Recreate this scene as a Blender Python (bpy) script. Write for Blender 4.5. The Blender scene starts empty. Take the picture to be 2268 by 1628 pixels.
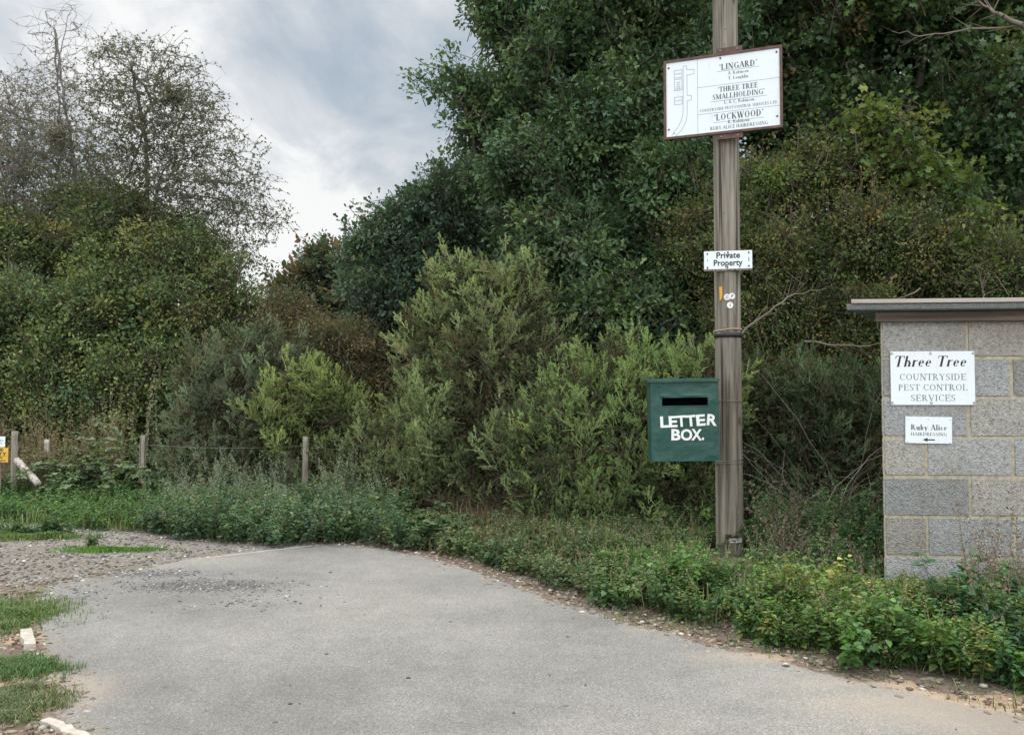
import bpy, bmesh, math, random
import numpy as np
from mathutils import Vector, Matrix, kdtree
from mathutils import noise as mnoise
R = math.radians
sc = bpy.context.scene
# ------------------------------------------------------------------ camera
PITCH = math.atan(76/1964)
cam_d = bpy.data.cameras.new('camera'); cam = bpy.data.objects.new('camera', cam_d)
sc.collection.objects.link(cam); sc.camera = cam
cam.location = (0, 0, 1.2); cam.rotation_euler = (R(90)+PITCH, 0, 0)
cam_d.sensor_width = 36; cam_d.lens = 36*1964/2268; cam_d.clip_end = 3000; cam_d.clip_start = 0.05
# ------------------------------------------------------------------ world
SUN_EL, SUN_AZ = R(52), R(-40)      # azimuth measured from +Y towards +X
w = bpy.data.worlds.new('World'); sc.world = w; w.use_nodes = True
nt = w.node_tree; N = nt.nodes; L = nt.links; N.clear()
def wn(t, **k):
    n = N.new(t)
    for a, b in k.items(): setattr(n, a, b)
    return n
def wmath(op, a, b=None, clamp=False):
    n = wn('ShaderNodeMath', operation=op, use_clamp=clamp)
    for i, x in enumerate((a, b)):
        if x is None: continue
        if isinstance(x, (int, float)): n.inputs[i].default_value = x
        else: L.new(x, n.inputs[i])
    return n.outputs[0]
def wramp(f, stops):
    n = wn('ShaderNodeValToRGB'); e = n.color_ramp.elements
    while len(e) < len(stops): e.new(0.5)
    for q, (p, c) in zip(e, stops): q.position = p; q.color = (*c, 1) if len(c) == 3 else c
    L.new(f, n.inputs[0]); return n.outputs[0]
tc = wn('ShaderNodeTexCoord'); D = tc.outputs['Generated']
sx = wn('ShaderNodeSeparateXYZ'); L.new(D, sx.inputs[0]); X, Y, Z = sx.outputs
zz = wmath('ADD', wmath('MAXIMUM', Z, 0.0), 0.42)
cb = wn('ShaderNodeCombineXYZ')
L.new(wmath('DIVIDE', X, zz), cb.inputs[0]); L.new(wmath('DIVIDE', Y, zz), cb.inputs[1])
mp = wn('ShaderNodeMapping'); mp.inputs['Location'].default_value = (3.15, 1.7, 0.4); mp.inputs['Scale'].default_value = (1, .8, 1)
L.new(cb.outputs[0], mp.inputs[0])
n1 = wn('ShaderNodeTexNoise'); n1.inputs['Scale'].default_value = 1.9; n1.inputs['Detail'].default_value = 7; n1.inputs['Roughness'].default_value = .5
n1.inputs['Distortion'].default_value = .15
L.new(mp.outputs[0], n1.inputs['Vector'])
n2 = wn('ShaderNodeTexNoise'); n2.inputs['Scale'].default_value = 5.2; n2.inputs['Detail'].default_value = 7; n2.inputs['Roughness'].default_value = .6; n2.inputs['Distortion'].default_value = .4
L.new(mp.outputs[0], n2.inputs['Vector'])
def blob(d, width):      # 1 near direction d, fading to 0 : a cloud bank
    v = Vector(d).normalized()
    q = wn('ShaderNodeVectorMath', operation='DOT_PRODUCT'); L.new(D, q.inputs[0]); q.inputs[1].default_value = v
    m = wn('ShaderNodeMapRange', interpolation_type='SMOOTHSTEP'); L.new(q.outputs['Value'], m.inputs[0])
    m.inputs[1].default_value = math.cos(width); m.inputs[2].default_value = 1; return m.outputs[0]
dens = wmath('ADD', wmath('MULTIPLY', n1.outputs[0], .80), wmath('MULTIPLY', n2.outputs[0], .74))
dens = wmath('SUBTRACT', dens, .17)
dens = wmath('ADD', dens, wmath('MULTIPLY', blob((-.16, 1, .38), .24), -.12))     # darker grey-blue bank
dens = wmath('ADD', dens, wmath('MULTIPLY', blob((-.30, 1, .16), .22), .26))     # bright gap near the horizon
dens = wmath('ADD', dens, wmath('MULTIPLY', blob((-.42, 1, .42), .13), .10))
dens = wmath('ADD', dens, wmath('MULTIPLY', blob((-.10, 1, .27), .07), .08))
col = wramp(dens, [(.32, (.33, .40, .465)), (.44, (.42, .485, .545)), (.52, (.53, .575, .615)), (.61, (.66, .68, .70)), (.72, (.90, .90, .88))])
up = wn('ShaderNodeVectorMath', operation='DOT_PRODUCT'); L.new(D, up.inputs[0]); up.inputs[1].default_value = Vector((0, -.62, .78)).normalized()
mr = wn('ShaderNodeMapRange', interpolation_type='SMOOTHSTEP'); L.new(up.outputs['Value'], mr.inputs[0])
mr.inputs[1].default_value = .1; mr.inputs[2].default_value = .95; mr.inputs[3].default_value = 7.6; mr.inputs[4].default_value = 28.0
cl = wn('ShaderNodeVectorMath', operation='SCALE'); L.new(col, cl.inputs[0]); L.new(mr.outputs[0], cl.inputs['Scale'])
sky = wn('ShaderNodeTexSky', sky_type='NISHITA'); sky.sun_disc = False
sky.sun_elevation = SUN_EL; sky.sun_rotation = SUN_AZ; sky.dust_density = 2.0
mx = wn('ShaderNodeMix', data_type='RGBA'); mx.inputs[0].default_value = .9
L.new(sky.outputs[0], mx.inputs[6]); L.new(cl.outputs[0], mx.inputs[7])
bg = wn('ShaderNodeBackground'); bg.inputs[1].default_value = .1; L.new(mx.outputs[2], bg.inputs[0])
wo = wn('ShaderNodeOutputWorld'); L.new(bg.outputs[0], wo.inputs[0])
# ------------------------------------------------------------------ sun (behind thin cloud)
sd = bpy.data.lights.new('sun', 'SUN'); sd.energy = 1.2; sd.angle = R(14); sd.color = (1, .95, .87)
so = bpy.data.objects.new('sun', sd); sc.collection.objects.link(so)
sv = Vector((math.sin(SUN_AZ)*math.cos(SUN_EL), math.cos(SUN_AZ)*math.cos(SUN_EL), math.sin(SUN_EL)))
so.rotation_euler = sv.to_track_quat('Z', 'Y').to_euler(); so.location = (0, 0, 20)
sc.view_settings.view_transform = 'Standard'; sc.view_settings.look = 'None'
sc.view_settings.exposure = 0.5; sc.view_settings.gamma = 1
# ------------------------------------------------------------------ helpers
rng = np.random.default_rng(7); random.seed(7)
F = 1964.0
cp, sp_ = math.cos(PITCH), math.sin(PITCH)
def ray(u, v):
    dx, dy = (u-1134)/F, -(v-814)/F
    return Vector((dx, cp-dy*sp_, sp_+dy*cp))
def P(u, v, Yd):
    d = ray(u, v); k = Yd/d.y
    return Vector((d.x*k, Yd, 1.2+d.z*k))
def G(u, v, z=0.0):
    d = ray(u, v); k = (z-1.2)/d.z
    return Vector((d.x*k, d.y*k, z))
def tag(o, label=None, cat=None, group=None, kind=None):
    if label: o['label'] = label
    if cat: o['category'] = cat
    if group: o['group'] = group
    if kind: o['kind'] = kind
    return o
def link(name, me, mats=(), parent=None):
    o = bpy.data.objects.new(name, me); sc.collection.objects.link(o)
    for m in (mats if isinstance(mats, (list, tuple)) else [mats]): me.materials.append(m)
    if parent: o.parent = parent
    return o
def empty(name, loc, rz=0, rx=0, ry=0):
    o = bpy.data.objects.new(name, None); sc.collection.objects.link(o); o.location = loc
    o.rotation_euler = (rx, ry, rz); o.empty_display_size = .1; return o
def np_mesh(name, V, loops, starts, totals, cols=None, mat_idx=None, smooth=False):
    me = bpy.data.meshes.new(name)
    V = np.asarray(V, dtype=np.float32); me.vertices.add(len(V)); me.vertices.foreach_set('co', V.ravel())
    me.loops.add(len(loops)); me.loops.foreach_set('vertex_index', np.asarray(loops, dtype=np.int32))
    me.polygons.add(len(starts)); me.polygons.foreach_set('loop_start', np.asarray(starts, dtype=np.int32))
    me.polygons.foreach_set('loop_total', np.asarray(totals, dtype=np.int32))
    if mat_idx is not None: me.polygons.foreach_set('material_index', np.asarray(mat_idx, dtype=np.int32))
    if smooth: me.polygons.foreach_set('use_smooth', np.ones(len(starts), dtype=bool))
    me.update(calc_edges=True)
    if cols is not None:
        a = me.attributes.new('leafcol', 'FLOAT_COLOR', 'FACE')
        c = np.ones((len(starts), 4), dtype=np.float32); c[:, :3] = cols; a.data.foreach_set('color', c.ravel())
    return me
class Geo:      # gathers faces of one size class per batch, colours per face
    def __init__(s): s.V = []; s.L = []; s.T = []; s.C = []; s.n = 0
    def add(s, V, Fc, C):           # V (n,3); Fc (m,k) indices; C (m,3)
        s.V.append(V); s.L.append((Fc+s.n).ravel()); s.T.append(np.full(len(Fc), Fc.shape[1])); s.C.append(C); s.n += len(V)
    def mesh(s, name, smooth=False):
        T = np.concatenate(s.T); st = np.concatenate(([0], np.cumsum(T)[:-1]))
        return np_mesh(name, np.concatenate(s.V), np.concatenate(s.L), st, T, np.concatenate(s.C), None, smooth)
def unit(a): return a/np.maximum(np.linalg.norm(a, axis=-1, keepdims=True), 1e-9)
def rdir(n): return unit(rng.normal(size=(n, 3)))
# leaf templates: (verts, [face index arrays]); y along the leaf, x across, z up (fold)
def leaf_t(side):   # side: list of (x,y,z) for the left half outline, base->tip
    k = len(side); V = [(0, 0, 0), (0, 1, -.12)]+[(-x, y, z) for x, y, z in side]+[(x, y, z) for x, y, z in side]
    a = [0, 1]+[2+i for i in range(k-1, -1, -1)]; b = [0]+[2+k+i for i in range(k)]+[1]
    return np.array(V, dtype=float), np.array([a, b])
OAK = leaf_t([(.20, .26, .06), (.11, .44, .02), (.31, .68, .08)])
OVAL = leaf_t([(.26, .30, .08), (.24, .68, .05)])
BROAD = leaf_t([(.36, .22, .1), (.28, .62, .04)])
MAPLE = leaf_t([(.42, .18, .05), (.20, .40, .02), (.52, .66, .06), (.16, .72, 0)])
NARROW = leaf_t([(.11, .35, .04)])
SPINE = leaf_t([(.17, .35, .05)])
THIN = leaf_t([(.05, .4, .02)])
def leaves(g, tpl, pos, dr, nm, size, col):
    V, Fc = tpl; n = len(pos)
    dr = unit(dr); sd = unit(np.cross(dr, nm)); nm = np.cross(sd, dr)
    W = (V[None, :, 0:1]*sd[:, None]+V[None, :, 1:2]*dr[:, None]+V[None, :, 2:3]*nm[:, None])*size[:, None, None]+pos[:, None]
    Fi = (Fc[None]+(np.arange(n)*len(V))[:, None, None]).reshape(-1, Fc.shape[1])
    g.add(W.reshape(-1, 3), Fi, np.repeat(col, len(Fc), axis=0))
def frusta(g, p0, p1, r0, r1, col, sides=4):
    n = len(p0); d = unit(p1-p0); ref = np.where(np.abs(d[:, 2:3]) > .9, np.array([[1., 0, 0]]), np.array([[0, 0, 1.]]))
    a = unit(np.cross(d, ref)); b = np.cross(d, a)
    t = np.arange(sides)*2*np.pi/sides; ring = np.cos(t)[None, :, None]*a[:, None]+np.sin(t)[None, :, None]*b[:, None]
    V = np.concatenate([p0[:, None]+ring*r0[:, None, None], p1[:, None]+ring*r1[:, None, None]], axis=1)
    i = np.arange(sides); j = (i+1) % sides
    Fc = np.stack([i, j, j+sides, i+sides], axis=1)
    Fi = (Fc[None]+(np.arange(n)*2*sides)[:, None, None]).reshape(-1, 4)
    g.add(V.reshape(-1, 3), Fi, np.repeat(col, sides, axis=0))
def lum(p, k, s=1.0): return [(a, tuple(max(.004, (sum(c)/3+(x-sum(c)/3)*s)*k) for x in c)) for a, c in p]
def tint(p, r, g, b): return [(a, (c[0]*r, c[1]*g, c[2]*b)) for a, c in p]
def pick(palette, n, jit=.18):          # palette: [(weight, (r,g,b))...]
    wts = np.array([p[0] for p in palette], float); cs = np.array([p[1] for p in palette], float)
    return cs[rng.choice(len(cs), n, p=wts/wts.sum())]
GAIN = 1.0
def jitter(c, j=.2): return np.clip(c*(1+rng.normal(size=(len(c), 1))*j)*(1+rng.normal(size=c.shape)*j*.25), .004, .9)
# ------------------------------------------------------------------ materials
def mat(name):
    m = bpy.data.materials.new(name); m.use_nodes = True; t = m.node_tree
    return m, t, t.nodes['Principled BSDF']
class NB:
    def __init__(s, t): s.t = t
    def n(s, ty, **k):
        x = s.t.nodes.new(ty)
        for a, b in k.items(): setattr(x, a, b)
        return x
    def l(s, a, b): s.t.links.new(a, b)
    def noise(s, scale, detail=4, rough=.55, vec=None, dist=0):
        x = s.n('ShaderNodeTexNoise'); x.inputs['Scale'].default_value = scale; x.inputs['Detail'].default_value = detail
        x.inputs['Roughness'].default_value = rough; x.inputs['Distortion'].default_value = dist
        if vec: s.l(vec, x.inputs['Vector'])
        return x.outputs[0]
    def vor(s, scale, vec=None, out='Distance', feat='F1'):
        x = s.n('ShaderNodeTexVoronoi', feature=feat); x.inputs['Scale'].default_value = scale
        if vec: s.l(vec, x.inputs['Vector'])
        return x.outputs[out]
    def obj(s): return s.n('ShaderNodeTexCoord').outputs['Object']
    def mapv(s, vec, scale=(1, 1, 1), loc=(0, 0, 0)):
        x = s.n('ShaderNodeMapping'); x.inputs['Scale'].default_value = scale; x.inputs['Location'].default_value = loc
        s.l(vec, x.inputs[0]); return x.outputs[0]
    def ramp(s, f, stops):
        x = s.n('ShaderNodeValToRGB'); e = x.color_ramp.elements
        while len(e) < len(stops): e.new(.5)
        for q, (p, c) in zip(e, stops): q.position = p; q.color = (*c, 1) if not isinstance(c, (int, float)) else (c, c, c, 1)
        s.l(f, x.inputs[0]); return x.outputs[0]
    def mix(s, f, a, b, mode='MIX'):
        x = s.n('ShaderNodeMix', data_type='RGBA', blend_type=mode)
        for q, i in ((f, 0), (a, 6), (b, 7)):
            if isinstance(q, (int, float)): x.inputs[i].default_value = q if i == 0 else (q, q, q, 1)
            elif isinstance(q, tuple): x.inputs[i].default_value = (*q, 1)
            else: s.l(q, x.inputs[i])
        return x.outputs[2]
    def math(s, op, a, b=None, clamp=False):
        x = s.n('ShaderNodeMath', operation=op, use_clamp=clamp)
        for i, q in enumerate((a, b)):
            if q is None: continue
            if isinstance(q, (int, float)): x.inputs[i].default_value = q
            else: s.l(q, x.inputs[i])
        return x.outputs[0]
    def bump(s, h, strength, dist, bsdf, prev=None):
        x = s.n('ShaderNodeBump'); x.inputs['Strength'].default_value = strength; x.inputs['Distance'].default_value = dist
        s.l(h, x.inputs['Height'])
        if prev: s.l(prev, x.inputs['Normal'])
        s.l(x.outputs[0], bsdf.inputs['Normal']); return x.outputs[0]
def leaf_mat(name, rough=.5, trans=.25, spec=.4):
    m, t, b = mat(name); q = NB(t); at = q.n('ShaderNodeAttribute'); at.attribute_name = 'leafcol'
    b.inputs['Roughness'].default_value = rough; b.inputs['Specular IOR Level'].default_value = spec
    q.l(at.outputs['Color'], b.inputs['Base Color'])
    if trans:
        tr = q.n('ShaderNodeBsdfTranslucent'); c = q.mix(1.0, at.outputs['Color'], (1.5, 1.5, .7), 'MULTIPLY'); q.l(c, tr.inputs[0])
        ms = q.n('ShaderNodeMixShader'); ms.inputs[0].default_value = trans
        q.l(b.outputs[0], ms.inputs[1]); q.l(tr.outputs[0], ms.inputs[2]); q.l(ms.outputs[0], t.nodes['Material Output'].inputs[0])
    return m
M_LEAF = leaf_mat('leaf', .6, .32, .2); M_GLOSS = leaf_mat('glossy_leaf', .45, .28, .38); M_NEEDLE = leaf_mat('gorse_spine', .7, .28, .12)
M_GRASS = leaf_mat('grass_blade', .5, .3, .3); M_BARK = leaf_mat('bark', .9, 0, .1); M_DRY = leaf_mat('dry_stem', .8, .1, .2)
def simple(name, col, rough=.5, metal=0, spec=.4, nz=0, nscale=30, bump=0):
    m, t, b = mat(name); q = NB(t); b.inputs['Roughness'].default_value = rough; b.inputs['Metallic'].default_value = metal
    b.inputs['Specular IOR Level'].default_value = spec
    o = q.obj(); f = q.noise(nscale, 5, .6, o)
    q.l(q.ramp(f, [(.3, tuple(c*(1-nz) for c in col)), (.7, tuple(min(1, c*(1+nz)) for c in col))]), b.inputs['Base Color'])
    if bump: q.bump(f, bump, .004, b)
    return m
# ------------------------------------------------------------------ plan outlines (metres)
ROAD = [G(700, 1207), G(780, 1209), G(860, 1217), G(1000, 1250), G(1100, 1283), G(1200, 1322), G(1300, 1352), G(1400, 1383), G(1500, 1408), G(1600, 1433), G(1800, 1481),
        G(2000, 1527), G(2268, 1592), Vector((2.7, 2.85, 0)), Vector((4.2, 2.3, 0)), Vector((9, 1.6, 0)), Vector((14, -2, 0)), Vector((14, -9, 0)), Vector((-12, -9, 0)),
        Vector((-9, -1.5, 0)), Vector((-3.4, 1.0, 0)), Vector((-1.9, 2.2, 0)), G(190, 1630), G(105, 1580), G(140, 1530), G(128, 1490), G(92, 1440), G(88, 1390), G(85, 1330), G(95, 1300), G(180, 1283), G(300, 1268), G(345, 1252), G(430, 1236), G(560, 1221)]
ROADP = np.array([(p.x, p.y) for p in ROAD])
def sdist(px, py, poly):        # signed distance, negative inside
    x = np.asarray(px, float); y = np.asarray(py, float); d = np.full(x.shape, 1e9); ins = np.zeros(x.shape, bool)
    n = len(poly)
    for i in range(n):
        a = poly[i]; b = poly[(i+1) % n]; e = b-a; t = np.clip(((x-a[0])*e[0]+(y-a[1])*e[1])/(e@e), 0, 1)
        d = np.minimum(d, np.hypot(x-a[0]-t*e[0], y-a[1]-t*e[1]))
        c = ((a[1] > y) != (b[1] > y)) & (x < (b[0]-a[0])*(y-a[1])/(b[1]-a[1]+1e-12)+a[0]); ins ^= c
    return np.where(ins, -d, d)
def fn(x, y, s, k=0):           # smooth pseudo noise -1..1
    return (np.sin(x*s*1.7+y*s*.9+k)+np.sin(x*s*-.8+y*s*2.1+k*2.3)+np.sin(x*s*3.1-y*s*1.3+k*1.7)*.5+np.sin(x*s*.9+y*s*4.3+k*3.1)*.5)/3
# dirt track polygon (bare gravel between asphalt and far verge)
TRACK = [G(0, 1139), G(150, 1147), G(330, 1163), G(450, 1177), G(560, 1190), G(700, 1199), G(820, 1203), G(860, 1217), G(700, 1230), G(430, 1260), G(95, 1320), G(60, 1305), G(0, 1285)]
TRACK = TRACK+[Vector((-4.5, 5.2, 0)), Vector((-9, 6.0, 0)), Vector((-16, 7.5, 0)), Vector((-16, 11.2, 0)), Vector((-9, 10.4, 0))]
TRACKP = np.array([(p.x, p.y) for p in TRACK])
def zground(x, y):
    x = np.asarray(x, float); y = np.asarray(y, float)
    d = np.minimum(sdist(x, y, ROADP), sdist(x, y, TRACKP))
    t = np.clip((d-.02)/.8, 0, 1); z = .10*t*t*(3-2*t)
    far = np.clip((d-1)/3, 0, 1); z = z+.03*far
    left = np.clip((-1.3-x)/.5, 0, 1)*np.clip((6.2-y)/1.0, 0, 1); z = z*(1-.75*left)
    return z+np.where(d > 0, .012*fn(x, y, 5)+.006*fn(x, y, 17, 2), 0)
def zg(x, y): return float(zground(np.array([x]), np.array([y]))[0])
# ------------------------------------------------------------------ ground sheet
def axis(dense, far):
    a = list(np.arange(dense[0], dense[1]+1e-6, dense[2])); s = dense[2]; p = a[-1]
    while p < far[1]: s *= 1.35; p += s; a.append(p)
    s = dense[2]; p = a[0]
    while p > far[0]: s *= 1.35; p -= s; a.insert(0, p)
    return np.array(a)
def grid(xs, ys, zf):
    Xg, Yg = np.meshgrid(xs, ys); Zg = zf(Xg, Yg); V = np.stack([Xg.ravel(), Yg.ravel(), Zg.ravel()], 1)
    nx = len(xs); i = np.arange(len(xs)-1)[None, :]+nx*np.arange(len(ys)-1)[:, None]; i = i.ravel()
    return V, np.stack([i, i+1, i+1+nx, i+nx], 1)
def gmesh(name, V, Fc, attrs):
    me = np_mesh(name, V, Fc.ravel(), np.arange(len(Fc))*4, np.full(len(Fc), 4), smooth=True)
    for k, a in attrs.items():
        at = me.attributes.new(k, 'FLOAT', 'POINT'); at.data.foreach_set('value', a.astype(np.float32))
    return me
xs = axis((-8, 5.5, .05), (-900, 900)); ys = axis((2.0, 12, .05), (-300, 1500))
V, Fc = grid(xs, ys, lambda a, b: zground(a, b)-.004)
rd = sdist(V[:, 0], V[:, 1], ROADP); td = sdist(V[:, 0], V[:, 1], TRACKP)
def bell(x, y, cx, cy, rx, ry): return np.exp(-(((x-cx)/rx)**2+((y-cy)/ry)**2))
def sandmask(x, y, rd):
    s = np.zeros_like(x)
    for (u, v, rx, ry, a) in [(60, 1520, .35, .16, 1.1), (10, 1415, .2, .12, 1), (100, 1555, .22, .14, .9), (1330, 1322, .22, .13, 1.0), (1650, 1455, .3, .08, .7), (2100, 1560, .5, .12, 1.0), (1900, 1515, .4, .07, .6), (2260, 1600, .5, .2, 1), (1450, 1395, .2, .06, .6)]:
        p = G(u, v); s += a*bell(x, y, p.x, p.y, rx, ry)
    s += .75*np.exp(-np.abs(rd-.03)/.1)*(.5+.5*fn(x, y, 3, 1))*np.clip((6-y)/2, 0, 1)
    return np.clip(s, 0, 1)
gm_, t, b = mat('ground_soil'); q = NB(t); o = q.obj()
def surface(q, b, o, road=False):
    A = lambda n: (lambda z: z.outputs['Fac'])(q.n('ShaderNodeAttribute', attribute_name=n))
    nz = q.noise(2.2, 6, .65, o); fine = q.noise(45, 5, .7, o); vf = q.noise(260, 3, .7, o); st = q.vor(38, o, 'Color'); stc = q.vor(38, o)
    bw = q.n('ShaderNodeRGBToBW'); q.l(st, bw.inputs[0]); stone = bw.outputs[0]
    soil = q.ramp(fine, [(.25, (.085, .062, .045)), (.5, (.16, .12, .09)), (.75, (.25, .20, .155))])
    soil = q.mix(q.ramp(stone, [(.74, 0), (.78, 1)]), soil, (.33, .29, .24))
    grav = q.ramp(fine, [(.25, (.12, .108, .092)), (.55, (.225, .205, .178)), (.8, (.38, .355, .315))])
    grav = q.mix(q.math('MULTIPLY', q.ramp(stone, [(.62, 0), (.68, 1)]), q.ramp(stc, [(.35, 1), (.5, 0)])), grav, q.ramp(vf, [(.3, (.30, .28, .26)), (.7, (.5, .48, .45))]))
    grav = q.mix(q.ramp(nz, [(.42, 0), (.62, .7)]), grav, q.ramp(fine, [(.3, (.13, .11, .086)), (.7, (.235, .20, .16))]))
    sand = q.ramp(fine, [(.2, (.24, .165, .11)), (.5, (.40, .285, .195)), (.8, (.52, .39, .28))])
    pert = q.math('MULTIPLY', q.math('SUBTRACT', nz, .5), 1.1); p2 = q.math('MULTIPLY', q.math('SUBTRACT', fine, .5), .7)
    def m(att, k): return q.math('MULTIPLY', q.math('ADD', q.math('ADD', A(att), q.math('ADD', pert, p2)), -k), 4.0, True)
    c = q.mix(m('track', .5), soil, grav); c = q.mix(m('sand', .52), c, sand)
    if not road: c = q.mix(A('litter'), c, q.ramp(fine, [(.3, (.035, .03, .018)), (.55, (.055, .06, .028)), (.75, (.10, .085, .05))]))
    if road:
        ag = q.vor(170, o, 'Color'); bw2 = q.n('ShaderNodeRGBToBW'); q.l(ag, bw2.inputs[0])
        patch = q.noise(.55, 5, .6, q.mapv(o, (1.0, .6, 1), (3, 1, 0))); mid = q.noise(7, 4, .6, o)
        asp = q.ramp(bw2.outputs[0], [(.12, (.185, .182, .176)), (.45, (.255, .252, .245)), (.75, (.295, .291, .283)), (.93, (.39, .385, .375))])
        asp = q.mix(.75, asp, q.ramp(patch, [(.36, (.62, .61, .61)), (.5, (.92, .91, .89)), (.64, (1.10, 1.07, 1.01))]), 'MULTIPLY')
        asp = q.mix(.5, asp, q.ramp(mid, [(.3, (.86, .84, .81)), (.7, (1.14, 1.12, 1.06))]), 'MULTIPLY')
        band = q.noise(1.3, 3, .5, q.mapv(o, (.6, 1.1, 1), (1, 7, 0))); asp = q.mix(.8, asp, q.ramp(band, [(.34, (.85, .85, .855)), (.5, (1.0, .995, .985)), (.66, (1.10, 1.09, 1.06))]), 'MULTIPLY')
        asp = q.mix(q.ramp(q.noise(95, 3, .8, o), [(.72, 0), (.78, .5)]), asp, (.09, .085, .08))
        asp = q.mix(q.math('MULTIPLY', q.ramp(A('coarse'), [(.2, 0), (.7, 1)]), q.ramp(stc, [(.15, 0), (.5, .75)])), asp, (.10, .095, .09))
        c = q.mix(m('edge', .5), c, asp)
        c = q.mix(q.math('MULTIPLY', q.ramp(q.math('ADD', A('sand'), p2), [(.1, 0), (.8, .5)]), 1.0), c, (.40, .33, .26))
    q.l(c, b.inputs['Base Color']); b.inputs['Roughness'].default_value = .92; b.inputs['Specular IOR Level'].default_value = .25
    h = q.math('ADD', q.math('MULTIPLY', fine, 1.0), q.math('MULTIPLY', stc, -.8)) if not road else q.math('ADD', vf, q.math('MULTIPLY', q.vor(170, o), -1.0))
    q.bump(h, .7 if not road else .55, .012 if not road else .004, b)
surface(q, b, o)
me = gmesh('ground', V, Fc, {'litter': np.clip((np.minimum(rd, td)-.9)/1.2, 0, 1), 'track': np.clip(.5-td*3, 0, 1), 'sand': sandmask(V[:, 0], V[:, 1], rd)})
tag(link('ground', me, gm_), kind='structure')
# road sheet
xs = np.arange(-5.0, 6.5, .04); ys = np.arange(1.6, 8.2, .04)
V, Fc = grid(xs, ys, lambda a, b: a*0)
xs2 = axis((-5.0, 6.46, .04), (-11.5, 13.5)); ys2 = axis((1.6, 8.2, .04), (-8.5, 8.25))
V, Fc = grid(xs2, ys2, lambda a, b: a*0)
rd = sdist(V[:, 0], V[:, 1], ROADP)+.025*fn(V[:, 0], V[:, 1], 4, 3)+.015*fn(V[:, 0], V[:, 1], 19, 1)
V[:, 2] = zground(V[:, 0], V[:, 1])*(rd > 0)+.002+.002*np.clip(-rd*8, -1.0, 1)
keep = (rd[Fc] < .07).all(axis=1); Fc = Fc[keep]
used = np.unique(Fc); remap = np.zeros(len(V), int); remap[used] = np.arange(len(used)); V = V[used]; rd = rd[used]; Fc = remap[Fc]
pc = G(450, 1298)
coarse = np.clip(bell(V[:, 0], V[:, 1], pc.x, pc.y, .42, .20)+.8*bell(V[:, 0], V[:, 1], G(330, 1272).x, G(330, 1272).y, .3, .12)+.5*bell(V[:, 0], V[:, 1], G(110, 1340).x, G(110, 1340).y, .15, .3), 0, 1)
rm, t, b = mat('road_asphalt'); q = NB(t); surface(q, b, q.obj(), True)
td2 = sdist(V[:, 0], V[:, 1], TRACKP)
me = gmesh('road', V, Fc, {'track': np.clip(.5-td2*3, 0, 1), 'sand': sandmask(V[:, 0], V[:, 1], rd), 'edge': np.clip(.5-rd*9, 0, 1), 'coarse': coarse})
tag(link('road', me, rm), kind='structure')
# ------------------------------------------------------------------ stones
def stones(name, pts, size, palette, label, cat, kind='stuff', flat=.55, mat_=None):
    n = len(pts); ico = bmesh.new(); bmesh.ops.create_icosphere(ico, subdivisions=1, radius=1)
    V0 = np.array([v.co[:] for v in ico.verts]); F0 = np.array([[v.index for v in f.verts] for f in ico.faces]); ico.free()
    pts = np.asarray(pts); s = size[:, None, None]
    V = V0[None]*(1+rng.normal(size=(n, len(V0), 1))*.16)*np.stack([1+rng.random(n)*.5, np.ones(n), flat*(.6+rng.random(n)*.7)], 1)[:, None]
    a = rng.random(n)*6.28; c, s2 = np.cos(a)[:, None], np.sin(a)[:, None]
    W = np.stack([V[..., 0]*c-V[..., 1]*s2, V[..., 0]*s2+V[..., 1]*c, V[..., 2]], -1)*s+pts[:, None]
    g = Geo(); g.add(W.reshape(-1, 3), (F0[None]+(np.arange(n)*len(V0))[:, None, None]).reshape(-1, 3), np.repeat(jitter(pick(palette, n), .18), len(F0), 0))
    o = link(name, g.mesh(name), mat_ or M_BARK); return tag(o, label, cat, kind=kind)
def on_ground(P2, lift=0): return np.column_stack([P2, zground(P2[:, 0], P2[:, 1])+.002+lift])
def in_uv(n, u0, u1, v0, v1):
    o = [G(random.uniform(u0, u1), random.uniform(v0, v1)) for _ in range(n)]; return np.array([(p.x, p.y) for p in o])
GREY = [(4, (.20, .19, .172)), (3, (.29, .275, .25)), (1, (.5, .48, .45)), (2, (.13, .115, .10)), (1.5, (.23, .195, .155))]
a = np.column_stack([rng.uniform(-8, -1, 26000), rng.uniform(4.6, 10.2, 26000)]); d = sdist(a[:, 0], a[:, 1], TRACKP); r_ = sdist(a[:, 0], a[:, 1], ROADP)
a = a[(d < .03) & (r_ > -.03)]
stones('gravel', on_ground(a), .003+rng.random(len(a))**4*.015, GREY, 'loose grey gravel and flints on the dirt track', 'gravel')
# verge-edge stones
e = []
for i in range(9000):
    k = random.uniform(0, 12.0); j = int(k); p = ROAD[j].lerp(ROAD[(j+1)], k-j); nrm = (ROAD[j+1]-ROAD[j]).cross(Vector((0, 0, 1))).normalized()
    p = p-nrm*(random.gauss(.09, .10)); e.append((p.x, p.y))
e = np.array(e); e_l = []
for i in range(2600):
    k = random.uniform(22, 30.5); j = int(k); p = ROAD[j].lerp(ROAD[j+1], k-j); nrm = (ROAD[j+1]-ROAD[j]).cross(Vector((0, 0, 1))).normalized(); p = p-nrm*random.gauss(.05, .09); e_l.append((p.x, p.y))
e = e[(np.random.default_rng(1).random(len(e)) < np.where(e[:, 1] > 4.6, .42, .22))]
e = np.concatenate([e, np.array(e_l)])
stones('verge_gravel', on_ground(e), .002+rng.random(len(e))**5*.016, [(4, (.27, .22, .17)), (3, (.19, .15, .11)), (.7, (.5, .47, .42)), (1, (.12, .1, .09))], 'small flints and grit crumbling along both edges of the asphalt', 'gravel')
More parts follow.
